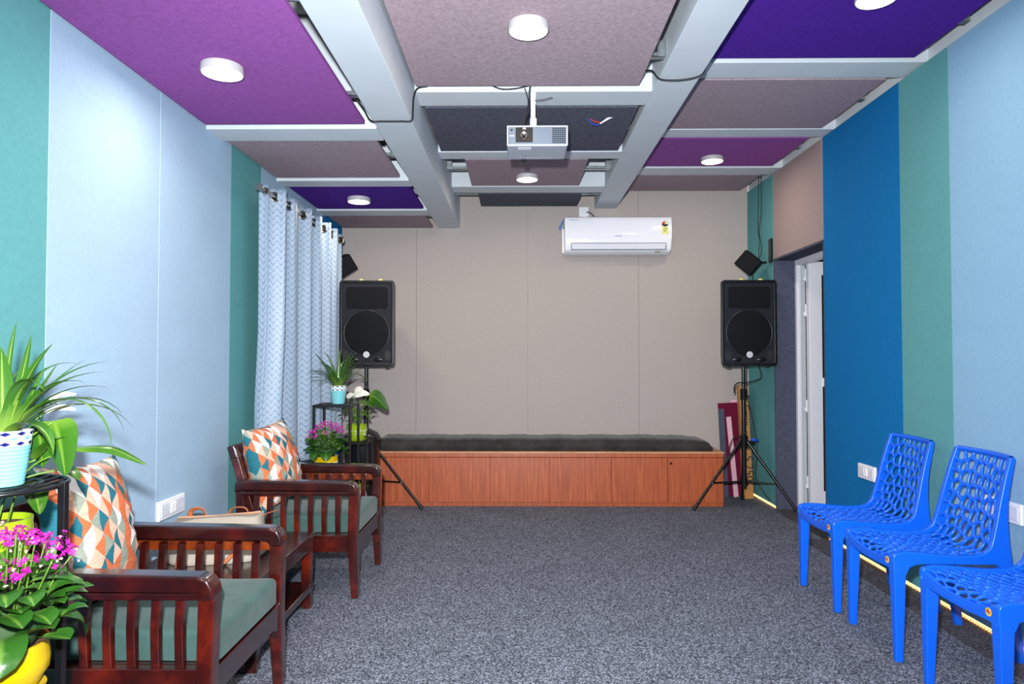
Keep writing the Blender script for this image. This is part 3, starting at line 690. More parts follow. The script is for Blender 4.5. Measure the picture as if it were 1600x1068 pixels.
# ------------------------------------------------------------------ storage bench
be = thing('storage_bench', 'long reddish wooden storage bench along the back wall', 'bench', (-1.22, 5.78, 0))
BW = 2.94
MB().box((0, .02, 0), (BW, .53, .035)).build('plinth', M['bench'], be)
MB().box((0, .018, .035), (BW, .53, .42)).build('carcass', M['bench'], be)
MB().box((-.002, -.003, .415), (BW + .002, .53, .446)).build('top_rail', M['bench'], be, bevel=.002)
MB().box((-.004, -.006, .446), (BW + .004, .53, .462)).build('top_board', M['bench_edge'], be, bevel=.003)['label'] = 'pale worn top edge'
xs = [0, .466, .983, 1.243 + .23, 1.995, 2.47, BW]
xs = [0.0, .46, .98, 1.475, 2.00, 2.47, BW]
for i in range(6):
    a, b2 = xs[i], xs[i + 1]
    d = MB().box((a + .002, 0, .037), (b2 - .002, .018, .412)).build('door', M['bench'], be, bevel=.0015, bseg=1)
    if i == 5: MB().tube([(a + .028, -.006, .365), (a + .028, .004, .365)], .010, 12).build('lock', M['black_metal'], d, smooth=True, auto=40)
# bench cushion: one long lumpy box
cu = MB(); L = 2.86; rows = []; uvs = []
NX, prof = 90, [(0.0, 0.0), (-.01, .02), (-.014, .05), (-.004, .078), (.04, .094), (.15, .098), (.3, .097), (.42, .094), (.465, .078), (.47, .04), (.47, 0)]
for i in range(NX + 1):
    x = L * i / NX; e = min(1, min(x, L - x) / .05 + .35); ez = e ** .5 * (1 - .22 * max(0, (x - (L - .28)) / .28))
    rows.append([(x, .235 + (y - .235) * (1 - .06 * (1 - e)) + .003 * math.sin(x * 23 + z * 40), z * ez + .003 * math.sin(x * 17) * (z > .05) + .002 * math.sin(x * 61) * (z > .05)) for y, z in prof])
cu.grid(rows); cu.f.append([i for i in range(len(prof))]); cu.mi.append(0); cu.f.append([NX * len(prof) + i for i in range(len(prof))]); cu.mi.append(0)
o = cu.build('bench_cushion', M['bench_cloth'], smooth=True, loc=(-1.22, 5.815, .462)); tag(o, 'long thin dark charcoal cushion on the wooden bench', 'cushion')

# boards in the corner
def board(pts_bottom, w, h, t_, lean, roll, m, name, label, cat):
    m4 = Matrix.Translation(pts_bottom) @ Matrix.Rotation(R(roll), 4, 'Y') @ Matrix.Rotation(R(-lean), 4, 'X')
    o = MB().box((0, 0, 0), (w, t_, h)).xf(m4).build(name, m, bevel=.0015, bseg=1); return tag(o, label, cat)
board((1.86, 6.235, 0), .20, .84, .02, 3.0, -2.6, M['maroon'], 'felt_board', 'maroon felt board leaning in the back right corner', 'board')
board((1.84, 6.205, 0), .05, .79, .018, 3.0, -1.8, M['slate'], 'felt_board', 'narrow dark grey felt offcut leaning on the maroon board', 'board')
board((1.935, 6.20, 0), .043, .72, .015, 2.0, -4.4, M['pink'], 'felt_board', 'narrow pale pink felt offcut leaning on the maroon board', 'board')
board((1.94, 6.285, .80), .06, .07, .012, 0, 0, M['pink'], 'felt_board', 'small pale pink felt scrap on top of the maroon board', 'board')
bx = thing('cardboard_box', 'tall narrow cardboard box standing in the back right corner', 'box', (2.045, 6.13, 0)); bx.rotation_euler = (R(-2), R(-2.0), 0)
MB().box((-.035, 0, 0), (.045, .07, 1.01)).build('carton', M['card'], bx, bevel=.002)
MB().box((-.0352, -.0008, .43), (.0455, .0705, .46)).build('tape_band', plain('brown_tape', (110, 84, 60), .4), bx)
vt = Matrix.Rotation(R(90), 4, 'X') @ Matrix.Rotation(R(-90), 4, 'Z')
textobj('S.250', .105, M['ink'], 'lettering', bx, Matrix.Translation((.012, -.0008, .265)) @ vt)
textobj('Emin', .095, M['ink'], 'lettering', bx, Matrix.Translation((.012, -.0008, .74)) @ vt)

# ------------------------------------------------------------------ wall switch plates
def switch_plate(loc, side, wd, label):
    t = thing('switch_plate', label, 'socket', loc, 0 if side == 'l' else PI, 'white socket plates on the side walls')
    # local: +x out of wall, y along wall
    MB().box((0, -wd / 2, -.045), (.018, wd / 2, .045)).build('plate', M['plastic_white'], t, bevel=.006, bseg=2)
    MB().box((.017, -wd / 2 + .016, -.030), (.021, wd / 2 - .016, .030)).build('insert', M['socket'], t, bevel=.002)
    for y in (-.012, .012):
        b = MB().box((.020, y - .0105, -.024), (.026, y + .0105, .024)); b.v = [(x + (.004 if (z > 0 and x > .025) else 0), yy, z) for x, yy, z in b.v]
        b.build('rocker_switch', M['plastic_white'], t, bevel=.002)
    for s in (-1, 1):
        h = MB(); c = s * wd * .32
        for dy, dz in ((0, .012), (-.008, -.008), (.008, -.008)): h.tube([(.0195, c + dy, dz), (.0217, c + dy, dz)], .003, 8)
        h.build('socket_hole', M['ink'] if False else M['slab'], t)
    return t
switch_plate((XL, 3.22, .545), 'l', .24, 'white socket plate on the light blue left wall behind the handbag')
switch_plate((XR, 4.18, .555), 'r', .20, 'white socket plate on the strong blue right wall behind the far chair')
switch_plate((XR, 3.02, .585), 'r', .24, 'white socket plate on the light blue right wall at the photo edge')

# ------------------------------------------------------------------ curtain and rod
Y0, Y1, XC, ZR = 3.93, 5.66, -1.50, 2.235
rod = thing('curtain_rod', 'nickel curtain rod with a flared finial on the left wall', 'curtain rod', (XC, Y0, ZR))
MB().tube([(0, .04, 0), (0, Y1 - Y0 + .05, 0)], .012, 12).build('rod', M['nickel'], rod, smooth=True, auto=50)
MB().lathe([(0, -.03), (.021, -.03), (.022, -.024), (.013, -.012), (.009, .02), (.010, .045), (.018, .055), (.021, .07), (.018, .085), (.012, .092)], 20,
           mat=Matrix.Rotation(R(-90), 4, 'X')).build('finial', M['nickel'], rod, smooth=True, auto=60)
for y in (.55, Y1 - Y0 - .02): MB().tube([(0, y, 0), (-.14, y, 0)], .008, 8).build('bracket', M['nickel'], rod, smooth=True)
ct = thing('curtain', 'pale blue herringbone eyelet curtain hanging on the left wall', 'curtain', (XC, Y0, 0))
NF = 6.5; NU, NV = 260, 40; ztop, zbot = 2.285, .545
arc = 0; us = [0]; base = []
def cpos(s, vv):
    y = .09 + (Y1 - Y0 - .09) * s; ph = s * NF * 2 * PI + .6 * math.sin(s * 9) + (1 - vv) * .5 * math.sin(s * 14)
    amp = .052 + .014 * math.sin(s * 21) + .012 * (1 - vv) * math.sin(s * 33 + 2)
    x = -amp * math.sin(ph) - (.02 * max(0, 1 - s / .3) * min(1, max(0, (.5 - vv) / .25))); y += .020 * math.cos(2 * ph) * vv
    return x + .01 * (1 - vv) * math.sin(s * 5), y
for i in range(1, NU + 1):
    a = cpos((i - 1) / NU, 1); b2 = cpos(i / NU, 1); arc += math.hypot(b2[0] - a[0], b2[1] - a[1]); us.append(arc)
rows = []; uvr = []
for j in range(NV + 1):
    vv = 1 - j / NV; z = zbot + (ztop - zbot) * vv; r_ = []; q = []
    for i in range(NU + 1):
        s = i / NU; x, y = cpos(s, vv); zz = z + (1 - vv) * (.02 * math.sin(s * 17) - .01)
        r_.append((x, y, zz)); q.append((us[i], z))
    rows.append(r_); uvr.append(q)
cl = MB().grid(rows, uvs=uvr).build('drape', M['curtain'], ct, smooth=True, recalc=False)
md = cl.modifiers.new('sol', 'SOLIDIFY'); md.thickness = .002
hem = MB().grid([[(x * 1.0 + .002 * (1 if 1 else 0), y, z) for (x, y, z) in rows[k]] for k in (0, 2)], uvs=None)
# eyelets: where the cloth crosses the rod line
k = 0; prev = cpos(0, 1)[0]
for i in range(1, NU + 1):
    x, y = cpos(i / NU, 1)
    if (x > 0) != (prev > 0):
        a = Vector(cpos((i - 1) / NU, 1)).to_3d(); bb = Vector((x, y, 0)); d = (bb - a); ang = math.atan2(d.y, d.x)
        m4 = Matrix.Translation((x, y, ZR)) @ Matrix.Rotation(ang, 4, 'Z') @ Matrix.Rotation(R(90), 4, 'X')
        MB().lathe([(.019, -.006), (.029, -.008), (.034, 0), (.029, .008), (.019, .006), (.018, 0), (.019, -.006)], 24, mat=m4).build('eyelet', M['nickel'], ct, smooth=True); MB().lathe([(0, -.005), (.019, -.005), (.019, .005), (0, .005)], 16, mat=m4).build('eyelet_hole', M['black'], ct)
    prev = x

# ------------------------------------------------------------------ wooden armchairs
M['mahogany_lit'] = wood('mahogany_flash_lit', (62, 16, 4), (104, 38, 8), (140, 62, 14), (1, 1, 1), .3, .5, 10)  # brighter copy of the mahogany, with flash light painted into its colour
def armchair(loc, label):
    t = thing('wooden_armchair', label, 'armchair', loc, 0, 'mahogany armchairs along the left wall')
    # local x: 0 back .. .66 front, y: -.315 .. .315
    X1 = .66
    for s in (-1, 1):
        yc = s * .29
        y0, y1 = yc - .03, yc + .03
        # arm board with rounded front end
        pts = [(.015, .545), (.02, .60), (.045, .612), (X1 - .05, .602), (X1 - .015, .592), (X1, .565), (X1 + .004, .53), (X1 - .045, .53), (X1 - .055, .55), (.06, .555)]
        MB().prism(pts, 'y', y0 - .005, y1 + .005).build('armrest', M['mahogany_dark'], t, bevel=.012, bseg=3)
        fr = MB().prism([(X1 - .048, .54), (X1 + .002, .54), (X1 - .002, .30), (X1 + .004, 0), (X1 - .032, 0), (X1 - .052, .28)], 'y', y0 + .004, y1 - .004)
        fr.build('leg', M['mahogany'], t, bevel=.006)
        rr_ = MB().prism([(.02, .56), (.065, .56), (.075, .30), (.045, 0), (.01, 0), (.03, .30)], 'y', y0 + .004, y1 - .004)
        rr_.build('leg', M['mahogany'], t, bevel=.006)
        MB().box((.05, y0 + .012, .235), (X1 - .03, y1 - .012, .325)).build('side_rail', M['mahogany'], t, bevel=.004)
        ra = sorted((yc + s * .012, yc + s * .034))
        MB().box((.05, ra[0], .505 if s > 0 else .532), (X1 - .03, ra[1], .552)).build('arm_rail', M['mahogany_lit'] if s > 0 else M['mahogany_dark'], t, bevel=.003)  # far rail gets the painted flash-lit tone, near rail the dark wood
        for k in range(7):
            xk = .125 + k * .0715
            pp = [(yc - .012, .31), (yc + .012, .31), (yc + .006, .38), (yc + .004, .45), (yc + .010, .54), (yc - .014, .54), (yc - .022, .45), (yc - .018, .38)]
            MB().prism(pp, 'x', xk - .013, xk + .013).build('slat', M['mahogany'], t, bevel=.003, bseg=1)
    # front apron with arch
    ap = [(-.27, .315), (.27, .315), (.27, .17), (.25, .215), (.20, .235), (-.20, .235), (-.25, .215), (-.27, .17)]
    MB().prism(ap, 'x', X1 - .035, X1 - .008).build('front_apron', M['mahogany_dark'], t, bevel=.003)
    MB().box((.04, -.27, .24), (.065, .27, .315)).build('rear_rail', M['mahogany'], t, bevel=.003)
    MB().box((.05, -.27, .30), (X1 - .03, .27, .325)).build('seat_deck', M['mahogany_dark'], t)
    # back: slanted posts, top rail and slats
    Mb = Matrix.Translation((.115, 0, .32)) @ Matrix.Rotation(R(-17), 4, 'Y')
    for s in (-1, 1): MB().box((-.022, s * .245 - .02, -.03), (.022, s * .245 + .02, .47), mat=Mb).build('back_post', M['mahogany'], t, bevel=.006)
    MB().box((-.024, -.267, .41), (.020, .267, .485), mat=Mb).build('top_rail', M['mahogany_dark'], t, bevel=.01, bseg=3)
    MB().box((-.015, -.23, .06), (.015, .23, .10), mat=Mb).build('lower_back_rail', M['mahogany'], t, bevel=.003)
    for k in range(7):
        y = -.19 + k * .0633; MB().box((-.009, y - .013, .09), (.009, y + .013, .42), mat=Mb).build('back_slat', M['mahogany'], t, bevel=.003, bseg=1)
    # seat cushion
    c = MB(); nx = 10; rows = []
    for i in range(nx + 1):
        u = i / nx * 2 - 1; x = .385 + .265 * u
        r_ = []
        for k in range(nx + 1):
            v_ = k / nx * 2 - 1; r_.append((x, .252 * v_, .418 + .010 * (1 - u ** 4) * (1 - v_ ** 4) + .002 * math.sin(u * 5 + v_ * 3)))
        rows.append([(x, -.252, .327)] + r_ + [(x, .252, .327)])
    c.grid(rows); n = len(rows[0]); c.f.append(list(range(n))); c.mi.append(0); c.f.append([nx * n + q for q in range(n)]); c.mi.append(0)
    c.build('seat_cushion', M['seat_green'], t, smooth=True, bevel=.020, bseg=4)
    return t
CA = armchair((-1.56, 2.335, 0), 'dark red wooden armchair with green seat, nearest the camera')
CB = dup(CA, (-1.50, 3.875, 0), 'dark red wooden armchair with green seat, beside the curtain', group='mahogany armchairs along the left wall')

def pillow(loc, rot, w_, h_, th, label):
    N = 34; F, Bk = [], []; U = []
    for i in range(N + 1):
        a, b2, q = [], [], []
        for j in range(N + 1):
            u = i / N * 2 - 1; v_ = j / N * 2 - 1
            sx = u * w_ / 2 * (1 - .09 * (1 - v_ ** 2) ** 1 * abs(u) ** 3 * 1.0 ) ; sz = v_ * h_ / 2 * (1 - .09 * (1 - u ** 2) * abs(v_) ** 3)
            e = max(0, (1 - abs(u) ** 2.3)) ** .55 * max(0, (1 - abs(v_) ** 2.3)) ** .55
            wr_ = .004 * math.sin(u * 9 + v_ * 14) * e + .004 * math.sin(v_ * 31 + u * 3) * (1 - abs(v_)) * (abs(u) > .5)
            a.append((th / 2 * e + wr_, sx, sz)); b2.append((-th / 2 * e + wr_, sx, sz)); q.append((i / N, j / N))
        F.append(a); Bk.append(b2); U.append(q)
    mi_ = N // 2; cu_, cv_ = [0], [0]
    for q in range(N):
        a, b2 = Vector(F[mi_][q]), Vector(F[mi_][q + 1]); cu_.append(cu_[-1] + (b2 - a).length / w_)
        a, b2 = Vector(F[q][mi_]), Vector(F[q + 1][mi_]); cv_.append(cv_[-1] + (b2 - a).length / h_)
    U = [[(cv_[i] * h_ / w_, cu_[j] * w_ / h_) for j in range(N + 1)] for i in range(N + 1)]
    mb = MB().grid(F, uvs=U).grid([list(reversed(r)) for r in Bk], uvs=[list(reversed(r)) for r in U])
    o = mb.build('throw_pillow', M['pillow'], smooth=True, weld=True, loc=loc, rot=rot); return tag(o, label, 'cushion', 'triangle patterned throw pillows')
pillow((-1.375, 3.83, .655), (R(4), R(-14), R(-12)), .42, .47, .20, 'triangle patterned pillow leaning in the armchair beside the curtain')
pillow((-1.44, 2.30, .665), (R(-3), R(-13), R(4)), .47, .48, .16, 'triangle patterned pillow leaning in the armchair nearest the camera')

# side table between the chairs
tb = thing('side_table', 'low dark red wooden side table between the two armchairs', 'table', (-1.03, 2.70, 0))
TW, TL = .56, .77
MB().box((-TW, 0, .345), (0, TL, .37)).build('table_top', M['mahogany_dark'], tb, bevel=.004)
MB().box((-TW + .01, .01, .29), (-.008, .035, .345)).box((-TW + .01, TL - .035, .29), (-.008, TL - .01, .345)).box((-.03, .01, .29), (-.006, TL - .01, .345)).box((-TW + .006, .01, .29), (-TW + .03, TL - .01, .345)).build('apron', M['mahogany_dark'], tb, bevel=.003)
MB().box((-TW + .01, .01, .085), (-.004, TL - .01, .12)).build('shelf', M['mahogany_dark'], tb, bevel=.004)
for x in (-TW + .02, -.055):
    for y in (.012, TL - .058): MB().box((x, y, 0), (x + .048, y + .046, .345)).build('leg', M['mahogany'], tb, bevel=.005)

# handbag on the table
hb = thing('handbag', 'beige canvas handbag with tan straps lying on the side table', 'bag', (-1.34, 3.05, .37), R(8))
rows = []; NA, NB = 28, 12
for j in range(NB + 1):
    tt = j / NB; z = .17 * tt; r_ = []
    sh = 1 - .10 * tt ** 2 - (.05 if j == 0 else 0); 
    for i in range(NA):
        a = 2 * PI * i / NA; ca, sa = math.cos(a), math.sin(a)
        x = .21 * abs(ca) ** .55 * (1 if ca > 0 else -1); y = (.17 - .115 * tt) * abs(sa) ** .7 * (1 if sa > 0 else -1)
        r_.append((x * sh + .006 * math.sin(5 * a + tt * 6), y * sh + .006 * math.sin(4 * a - tt * 5), z + .012 * tt * math.cos(a) + .006 * math.sin(3 * a) * tt))
    rows.append(r_)
mb = MB().grid(rows, closed=True); n0 = (NB) * NA
mb.f.append(list(range(NA))); mb.mi.append(0); mb.f.append([n0 + i for i in range(NA)]); mb.mi.append(0)
mb.build('bag_body', M['canvas'], hb, smooth=True, bevel=.004)
MB().tube([(-.17, 0, .170), (0, .004, .172), (.18, 0, .185)], .004, 6).build('zip', M['bench_edge'], hb)
def strap(pts, name='handle', wd=.011): 
    return MB().tube(bez(pts, 8), wd, 8, flat=.22).build(name, M['tan'], hb, smooth=True)
strap([(-.13, .03, .15), (-.125, .02, .19), (-.10, .01, .205), (-.07, .01, .20), (-.055, .01, .165)])
strap([(.03, .03, .15), (.05, .02, .195), (.08, .01, .207), (.115, .01, .20), (.13, .01, .165)])
strap([(-.105, -.075, .15), (-.105, -.125, .10), (-.108, -.165, .05), (-.112, -.18, .0)], 'strap')
strap([(.12, -.10, .12), (.115, -.15, .07), (.10, -.19, .04), (.06, -.24, .008)], 'strap', .009)
strap([(.18, 0, .165), (.215, .0, .18), (.25, .03, .185)], 'strap', .008)

# ------------------------------------------------------------------ plants
def leafmesh(path, width, wfun, fold=.25, cup=0.0, side=None):
    """path list of Vector; returns MB grid 5 wide with uv"""
    P = [Vector(p) for p in path]; n = len(P); rows, uvs = [], []
    for i in range(n):
        t = i / (n - 1); tan = (P[min(i + 1, n - 1)] - P[max(0, i - 1)]).normalized()
        s = side if side is not None else tan.cross(Vector((0, 0, 1)))
        if s.length < 1e-3: s = Vector((1, 0, 0))
        s = (s - tan * s.dot(tan)).normalized(); nn = s.cross(tan).normalized(); wv = width * wfun(t)
        rows.append([tuple(P[i] + s * wv * k + nn * abs(k) * wv * fold + nn * wv * cup * k * k) for k in (-1, -.55, 0, .55, 1)])
        uvs.append([((k + 1) / 2, t) for k in (-1, -.55, 0, .55, 1)])
    return MB().grid(rows, uvs=uvs)
def wf_strap(t): return max(.02, (min(1, .55 + t * 3) * (1 - t ** 3)))
def wf_heart(t): return max(.02, math.sin(PI * min(1, t ** .62)) ** .75)
def wf_oval(t): return max(.05, math.sin(PI * min(1, .06 + t * .94) ** 1.15) ** .6)
def arch(base, az, length, e0, e1, n=12, wob=0.0):
    p = Vector(base); out = [p.copy()]
    for i in range(n):
        e = e0 + (e1 - e0) * ((i + .5) / n) ** 1.3; a = az + wob * (i / n)
        p = p + Vector((math.cos(e) * math.cos(a), math.cos(e) * math.sin(a), math.sin(e))) * (length / n); out.append(p.copy())
    return out
def pot(t, r0, r1, h, mat, saucer=True, dia=False, motif=False):
    z0 = .012 if saucer else 0
    if dia:
        prof = [(0, 0), (r0, 0)]
        for i in range(1, 29):
            q = i / 28; prof.append((r0 + (r1 - r0) * q + (.0008 if (i % 2 and q < .7) else 0), h * q))
        MB().lathe(prof, 48).build('pot', mat, t, smooth=True, recalc=False, auto=40)
        MB().lathe([(r1, h), (r1 - .005, h + .001), (r1 - .006, h - .02), (0, h - .02)], 40).build('inner_wall', M['ceramic'], t, smooth=True, auto=40)
    else:
        prof = [(0, z0), (r0, z0), (r0 * 1.12, z0 + h * .1), (r1 * 1.0, z0 + h * .45), (r1 * 1.01, z0 + h * .65), (r1 * .97, z0 + h * .9), (r1 * .985, z0 + h), (r1 * .93, z0 + h), (r1 * .92, z0 + h - .02), (0, z0 + h - .02)]
        MB().lathe(prof, 44).build('pot', mat, t, smooth=True, auto=60)
    if saucer:
        MB().lathe([(0, 0), (r0 * 1.05, 0), (r0 * 1.35, .012), (r0 * 1.45, .022), (r0 * 1.40, .022), (r0 * 1.2, .012), (0, .009)], 40).build('saucer', mat, t, smooth=True, auto=60)
    if motif:
        mo = MB()
        for az in (-120, -72, -24):
            for (da, dz) in ((-9, .4), (-3, .55), (5, .62), (10, .45), (2, .36), (13, .62), (-12, .6), (8, .3)):
                a = R(az + da * 1.1); zz = z0 + h * dz; rr = r1 * (1.003 if dz > .45 else .985)
                m4 = Matrix.Translation((rr * math.cos(a), rr * math.sin(a), zz)) @ Matrix.Rotation(a, 4, 'Z') @ Matrix.Rotation(R(90), 4, 'Y') @ Matrix.Rotation(R(da * 6), 4, 'Z') @ Matrix.Diagonal((1.5, .8, 1, 1))
                mo.lathe([(0, .0012), (.0042, .0010), (.005, -.001)], 10, mat=m4)
        mo.build('painted_petals', M['ceramic'], t)['kind'] = 'stuff'
    MB().lathe([(0, z0 + h - .012), (r1 * .92, z0 + h - .016)], 24).build('soil', M['soil'], t, smooth=True)
    return z0 + h
def spider_plant(loc, label, seed, big=1.0, extra=()):
    rnd = random.Random(seed)
    t = thing('spider_plant', label, 'plant', loc, 0, 'spider plants in diamond banded teal pots')
    h = pot(t, .043, .060, .128, M['diamond'], False, True)
    for i in range(34):
        az = i * 2.399 + rnd.uniform(-.3, .3); L_ = rnd.uniform(.17, .31) * big; e0 = R(rnd.uniform(58, 86)); e1 = R(rnd.uniform(-75, 25) if i % 3 else rnd.uniform(30, 60))
        p = arch((.018 * math.cos(az), .018 * math.sin(az), h - .02), az, L_, e0, e1, 12, rnd.uniform(-.5, .5))
        leafmesh(p, rnd.uniform(.0075, .0135) * big, wf_strap, .35).build('leaf', M['spider'], t, smooth=True, recalc=False)
    for (az, L_, e0, e1, wd) in extra:
        p = arch((.015 * math.cos(R(az)), .015 * math.sin(R(az)), h - .02), R(az), L_, R(e0), R(e1), 14)
        leafmesh(p, wd, wf_strap, .35).build('leaf', M['spider'], t, smooth=True, recalc=False)
    return t
def peace_lily(loc, label, blades, spathes, seed, nrand=5):
    """blades: (base, tip, width, side vector) local coordinates above the pot"""
    rnd = random.Random(seed)
    t = thing('peace_lily', label, 'plant', loc, 0, 'broad leaved plants in lime green pots')
    h = pot(t, .052, .075, .112, M['lime'], True, False, True)
    bl = list(blades)
    for i in range(nrand):
        az = i * 2 * PI / max(1, nrand) + rnd.uniform(-.4, .4); rr = rnd.uniform(.05, .10); zz = h + rnd.uniform(.06, .16)
        b0 = Vector((rr * math.cos(az), rr * math.sin(az), zz)); tp = b0 + Vector((math.cos(az) * .07, math.sin(az) * .07, rnd.uniform(-.04, .06)))
        bl.append((tuple(b0), tuple(tp), rnd.uniform(.022, .036), None))
    for b0, tp, wd, sd in bl:
        b0, tp = Vector(b0), Vector(tp); mid = (b0 + tp) / 2 + Vector((0, 0, .12 * (tp - b0).length))
        path = [Vector(p) for p in bez([b0, mid, tp], 6)]
        lf_ = leafmesh(path, wd, wf_heart, .12, .1, Vector(sd) if sd else None).build('leaf', M['lily'], t, smooth=True, recalc=False)
        s0 = Vector((rnd.uniform(-.02, .02), rnd.uniform(-.02, .02), h - .02)); m_ = s0.lerp(b0, .55) + Vector((0, 0, .03)) - Vector(((b0.x - s0.x) * .25, (b0.y - s0.y) * .25, 0))
        MB().tube(bez([s0, m_, b0], 6), .0024, 6).build('stem', M['stem'], lf_, smooth=True)
    for b0, tp, wd in spathes:
        b0, tp = Vector(b0), Vector(tp); mid = (b0 + tp) / 2 + Vector((0, 0, .1 * (tp - b0).length))
        sp = leafmesh([Vector(p) for p in bez([b0, mid, tp], 6)], wd, wf_heart, .1, .25, Vector((0, .45, 1))).build('flower', M['spathe'], t, smooth=True, recalc=False)
        MB().tube(bez([(0, 0, h - .02), (b0.x * .4, b0.y * .4, (h + b0.z) / 2), b0], 6), .002, 6).build('stem', M['stem'], sp, smooth=True)
    return t
def kalanchoe(loc, label, seed, rz=0, motif=True):
    rnd = random.Random(seed)
    t = thing('flowering_kalanchoe', label, 'plant', loc, rz, 'magenta kalanchoe plants in yellow pots')
    h = pot(t, .050, .078, .10, M['yellow'], True, False, motif)
    for i in range(64):
        az = i * 2.399; lv = rnd.random(); rr = .025 + .07 * (i / 64) ** .6; zz = h + .02 + .10 * (1 - (i / 64) ** 1.1) + rnd.uniform(-.02, .03)
        b0 = Vector((rr * math.cos(az), rr * math.sin(az), zz)); L_ = rnd.uniform(.05, .085)
        p = arch(b0, az + rnd.uniform(-.4, .4), L_, R(rnd.uniform(5, 50)), R(rnd.uniform(-50, 5)), 6)
        leafmesh(p, L_ * rnd.uniform(.34, .46), wf_oval, .18, .12).build('leaf', M['kal'], t, smooth=True, recalc=False)
    for az in (-75, 20, 140, 250):
        p = arch((.05 * math.cos(R(az)), .05 * math.sin(R(az)), h + .025), R(az), .115, R(20), R(-88), 9)
        leafmesh(p, .042, wf_oval, .12, .10).build('leaf', M['kal'], t, smooth=True, recalc=False)
    MB().lathe([(0, h + .10), (.045, h + .075), (.07, h + .03), (.05, h - .01), (0, h - .02)], 14).build('inner_stems', plain('dark_green', (34, 66, 22), .7), t, smooth=True)
    for i in range(26):
        az = i * 2.399 + .3; q = ((i + .5) / 26) ** .5; rr = .125 * q; zz = h + .215 - .085 * q ** 2 + rnd.uniform(-.02, .015)
        c = Vector((rr * math.cos(az), rr * math.sin(az), zz)); mb = MB()
        for k in range(11):
            d = Vector((rnd.gauss(0, 1), rnd.gauss(0, 1), rnd.gauss(0, .7) + .3)).normalized(); pc = c + d * rnd.uniform(.010, .024)
            q4 = d.to_track_quat('Z', 'Y').to_matrix().to_4x4(); m4 = Matrix.Translation(pc) @ q4 @ Matrix.Rotation(rnd.random() * 3, 4, 'Z')
            s = rnd.uniform(.0048, .0068); mi = 0 if rnd.random() < .82 else 1
            if mi == 1: mb.lathe([(0, .006), (.003, .003), (0, -.003)], 5, mat=m4, mi=1)
            else:
                for a in range(4):
                    m5 = m4 @ Matrix.Rotation(R(90 * a), 4, 'Z')
                    vs = [m5 @ Vector(v) for v in ((0, 0, 0), (s * .75, s * .5, s * .22), (s * 1.35, 0, s * .12), (s * .75, -s * .5, s * .22))]
                    mb.add(vs, [(0, 3, 2), (0, 2, 1)], 0)
        fc = mb.build('flower_cluster', [M['petal'], M['bud']], t, recalc=False)
        MB().tube(bez([(c.x * .35, c.y * .35, h + .02), (c.x * .7, c.y * .7, h + .1), tuple(c)], 5), .0018, 5).build('stem', M['stem'], fc, smooth=True)
    return t

# near stand, at the left edge
def stand(loc, tiers, label, rz=0):
    t = thing('plant_stand', label, 'plant stand', loc, rz, 'black metal plant stands')
    r = .0085
    for (x, y, w_, h) in tiers:
        for sx in (0, 1):
            for sy in (0, 1):
                MB().box((x + sx * w_ - r, y + sy * w_ - r, 0), (x + sx * w_ + r, y + sy * w_ + r, h)).build('post', M['black_metal'], t, bevel=.002)
        fr = MB()
        for zz in (h - .017, ):
            fr.box((x, y - r, zz), (x + w_, y + r, zz + .017)).box((x, y + w_ - r, zz), (x + w_, y + w_ + r, zz + .017)).box((x - r, y, zz), (x + r, y + w_, zz + .017)).box((x + w_ - r, y, zz), (x + w_ + r, y + w_, zz + .017))
        for k in range(1, 6): fr.box((x + w_ * k / 6 - .004, y, h - .014), (x + w_ * k / 6 + .004, y + w_, h - .006))
        fr.build('shelf_rack', M['black_metal'], t, bevel=.001, bseg=1)
        MB().tube([(x, y, .10), (x + w_, y, .10), (x + w_, y + w_, .10), (x, y + w_, .10), (x, y, .10)], .005, 6).build('lower_rail', M['black_metal'], t)
    return t
def round_stand(loc, r_, zs, angs, label):
    t = thing('plant_stand', label, 'plant stand', loc, 0, 'black metal plant stands')
    for a in angs:
        x, y = r_ * math.cos(R(a)), r_ * math.sin(R(a))
        MB().box((x - .009, y - .009, 0), (x + .009, y + .009, zs[0])).build('post', M['black_metal'], t, bevel=.002)
    for z in zs:
        rk = MB()
        for rr in (r_, r_ * .62):
            rk.tube([(rr * math.cos(2 * PI * k / 36), rr * math.sin(2 * PI * k / 36), z - .007) for k in range(37)], .006, 8)
        for k in range(-3, 4):
            x = k * r_ / 4; y = (r_ * r_ - x * x) ** .5; rk.tube([(x, -y, z - .007), (x, y, z - .007)], .0045, 6)
        rk.build('shelf_rack', M['black_metal'], t, smooth=True)
    return t
round_stand((-1.245, 1.62, 0), .145, [.945, .735], [12, 132, 252], 'round black metal plant stand at the left edge, beside the nearest armchair')
NS2 = round_stand((-1.13, 1.50, 0), .075, [.495], [20, 140, 260], 'low black plant stand holding the near yellow pot')
MB().tube(bez([(.06, .05, .50), (.095, .06, .485), (.11, .06, .44), (.09, .06, .41), (.04, .05, .47)], 8), .004, 8).build('wire_loop', M['galv'], NS2, smooth=True)
spider_plant((-1.215, 1.60, .945), 'spider plant in diamond banded teal pot at the left photo edge', 11, 1.0,
             extra=((15, .32, 62, -78, .010), (-5, .36, 60, -92, .009), (30, .30, 50, -60, .010), (-20, .20, 45, -85, .020), (-60, .22, 88, 70, .026), (200, .2, 80, 60, .018), (10, .16, 70, 45, .013), (60, .16, 62, 40, .013), (-35, .24, 70, 0, .018)))
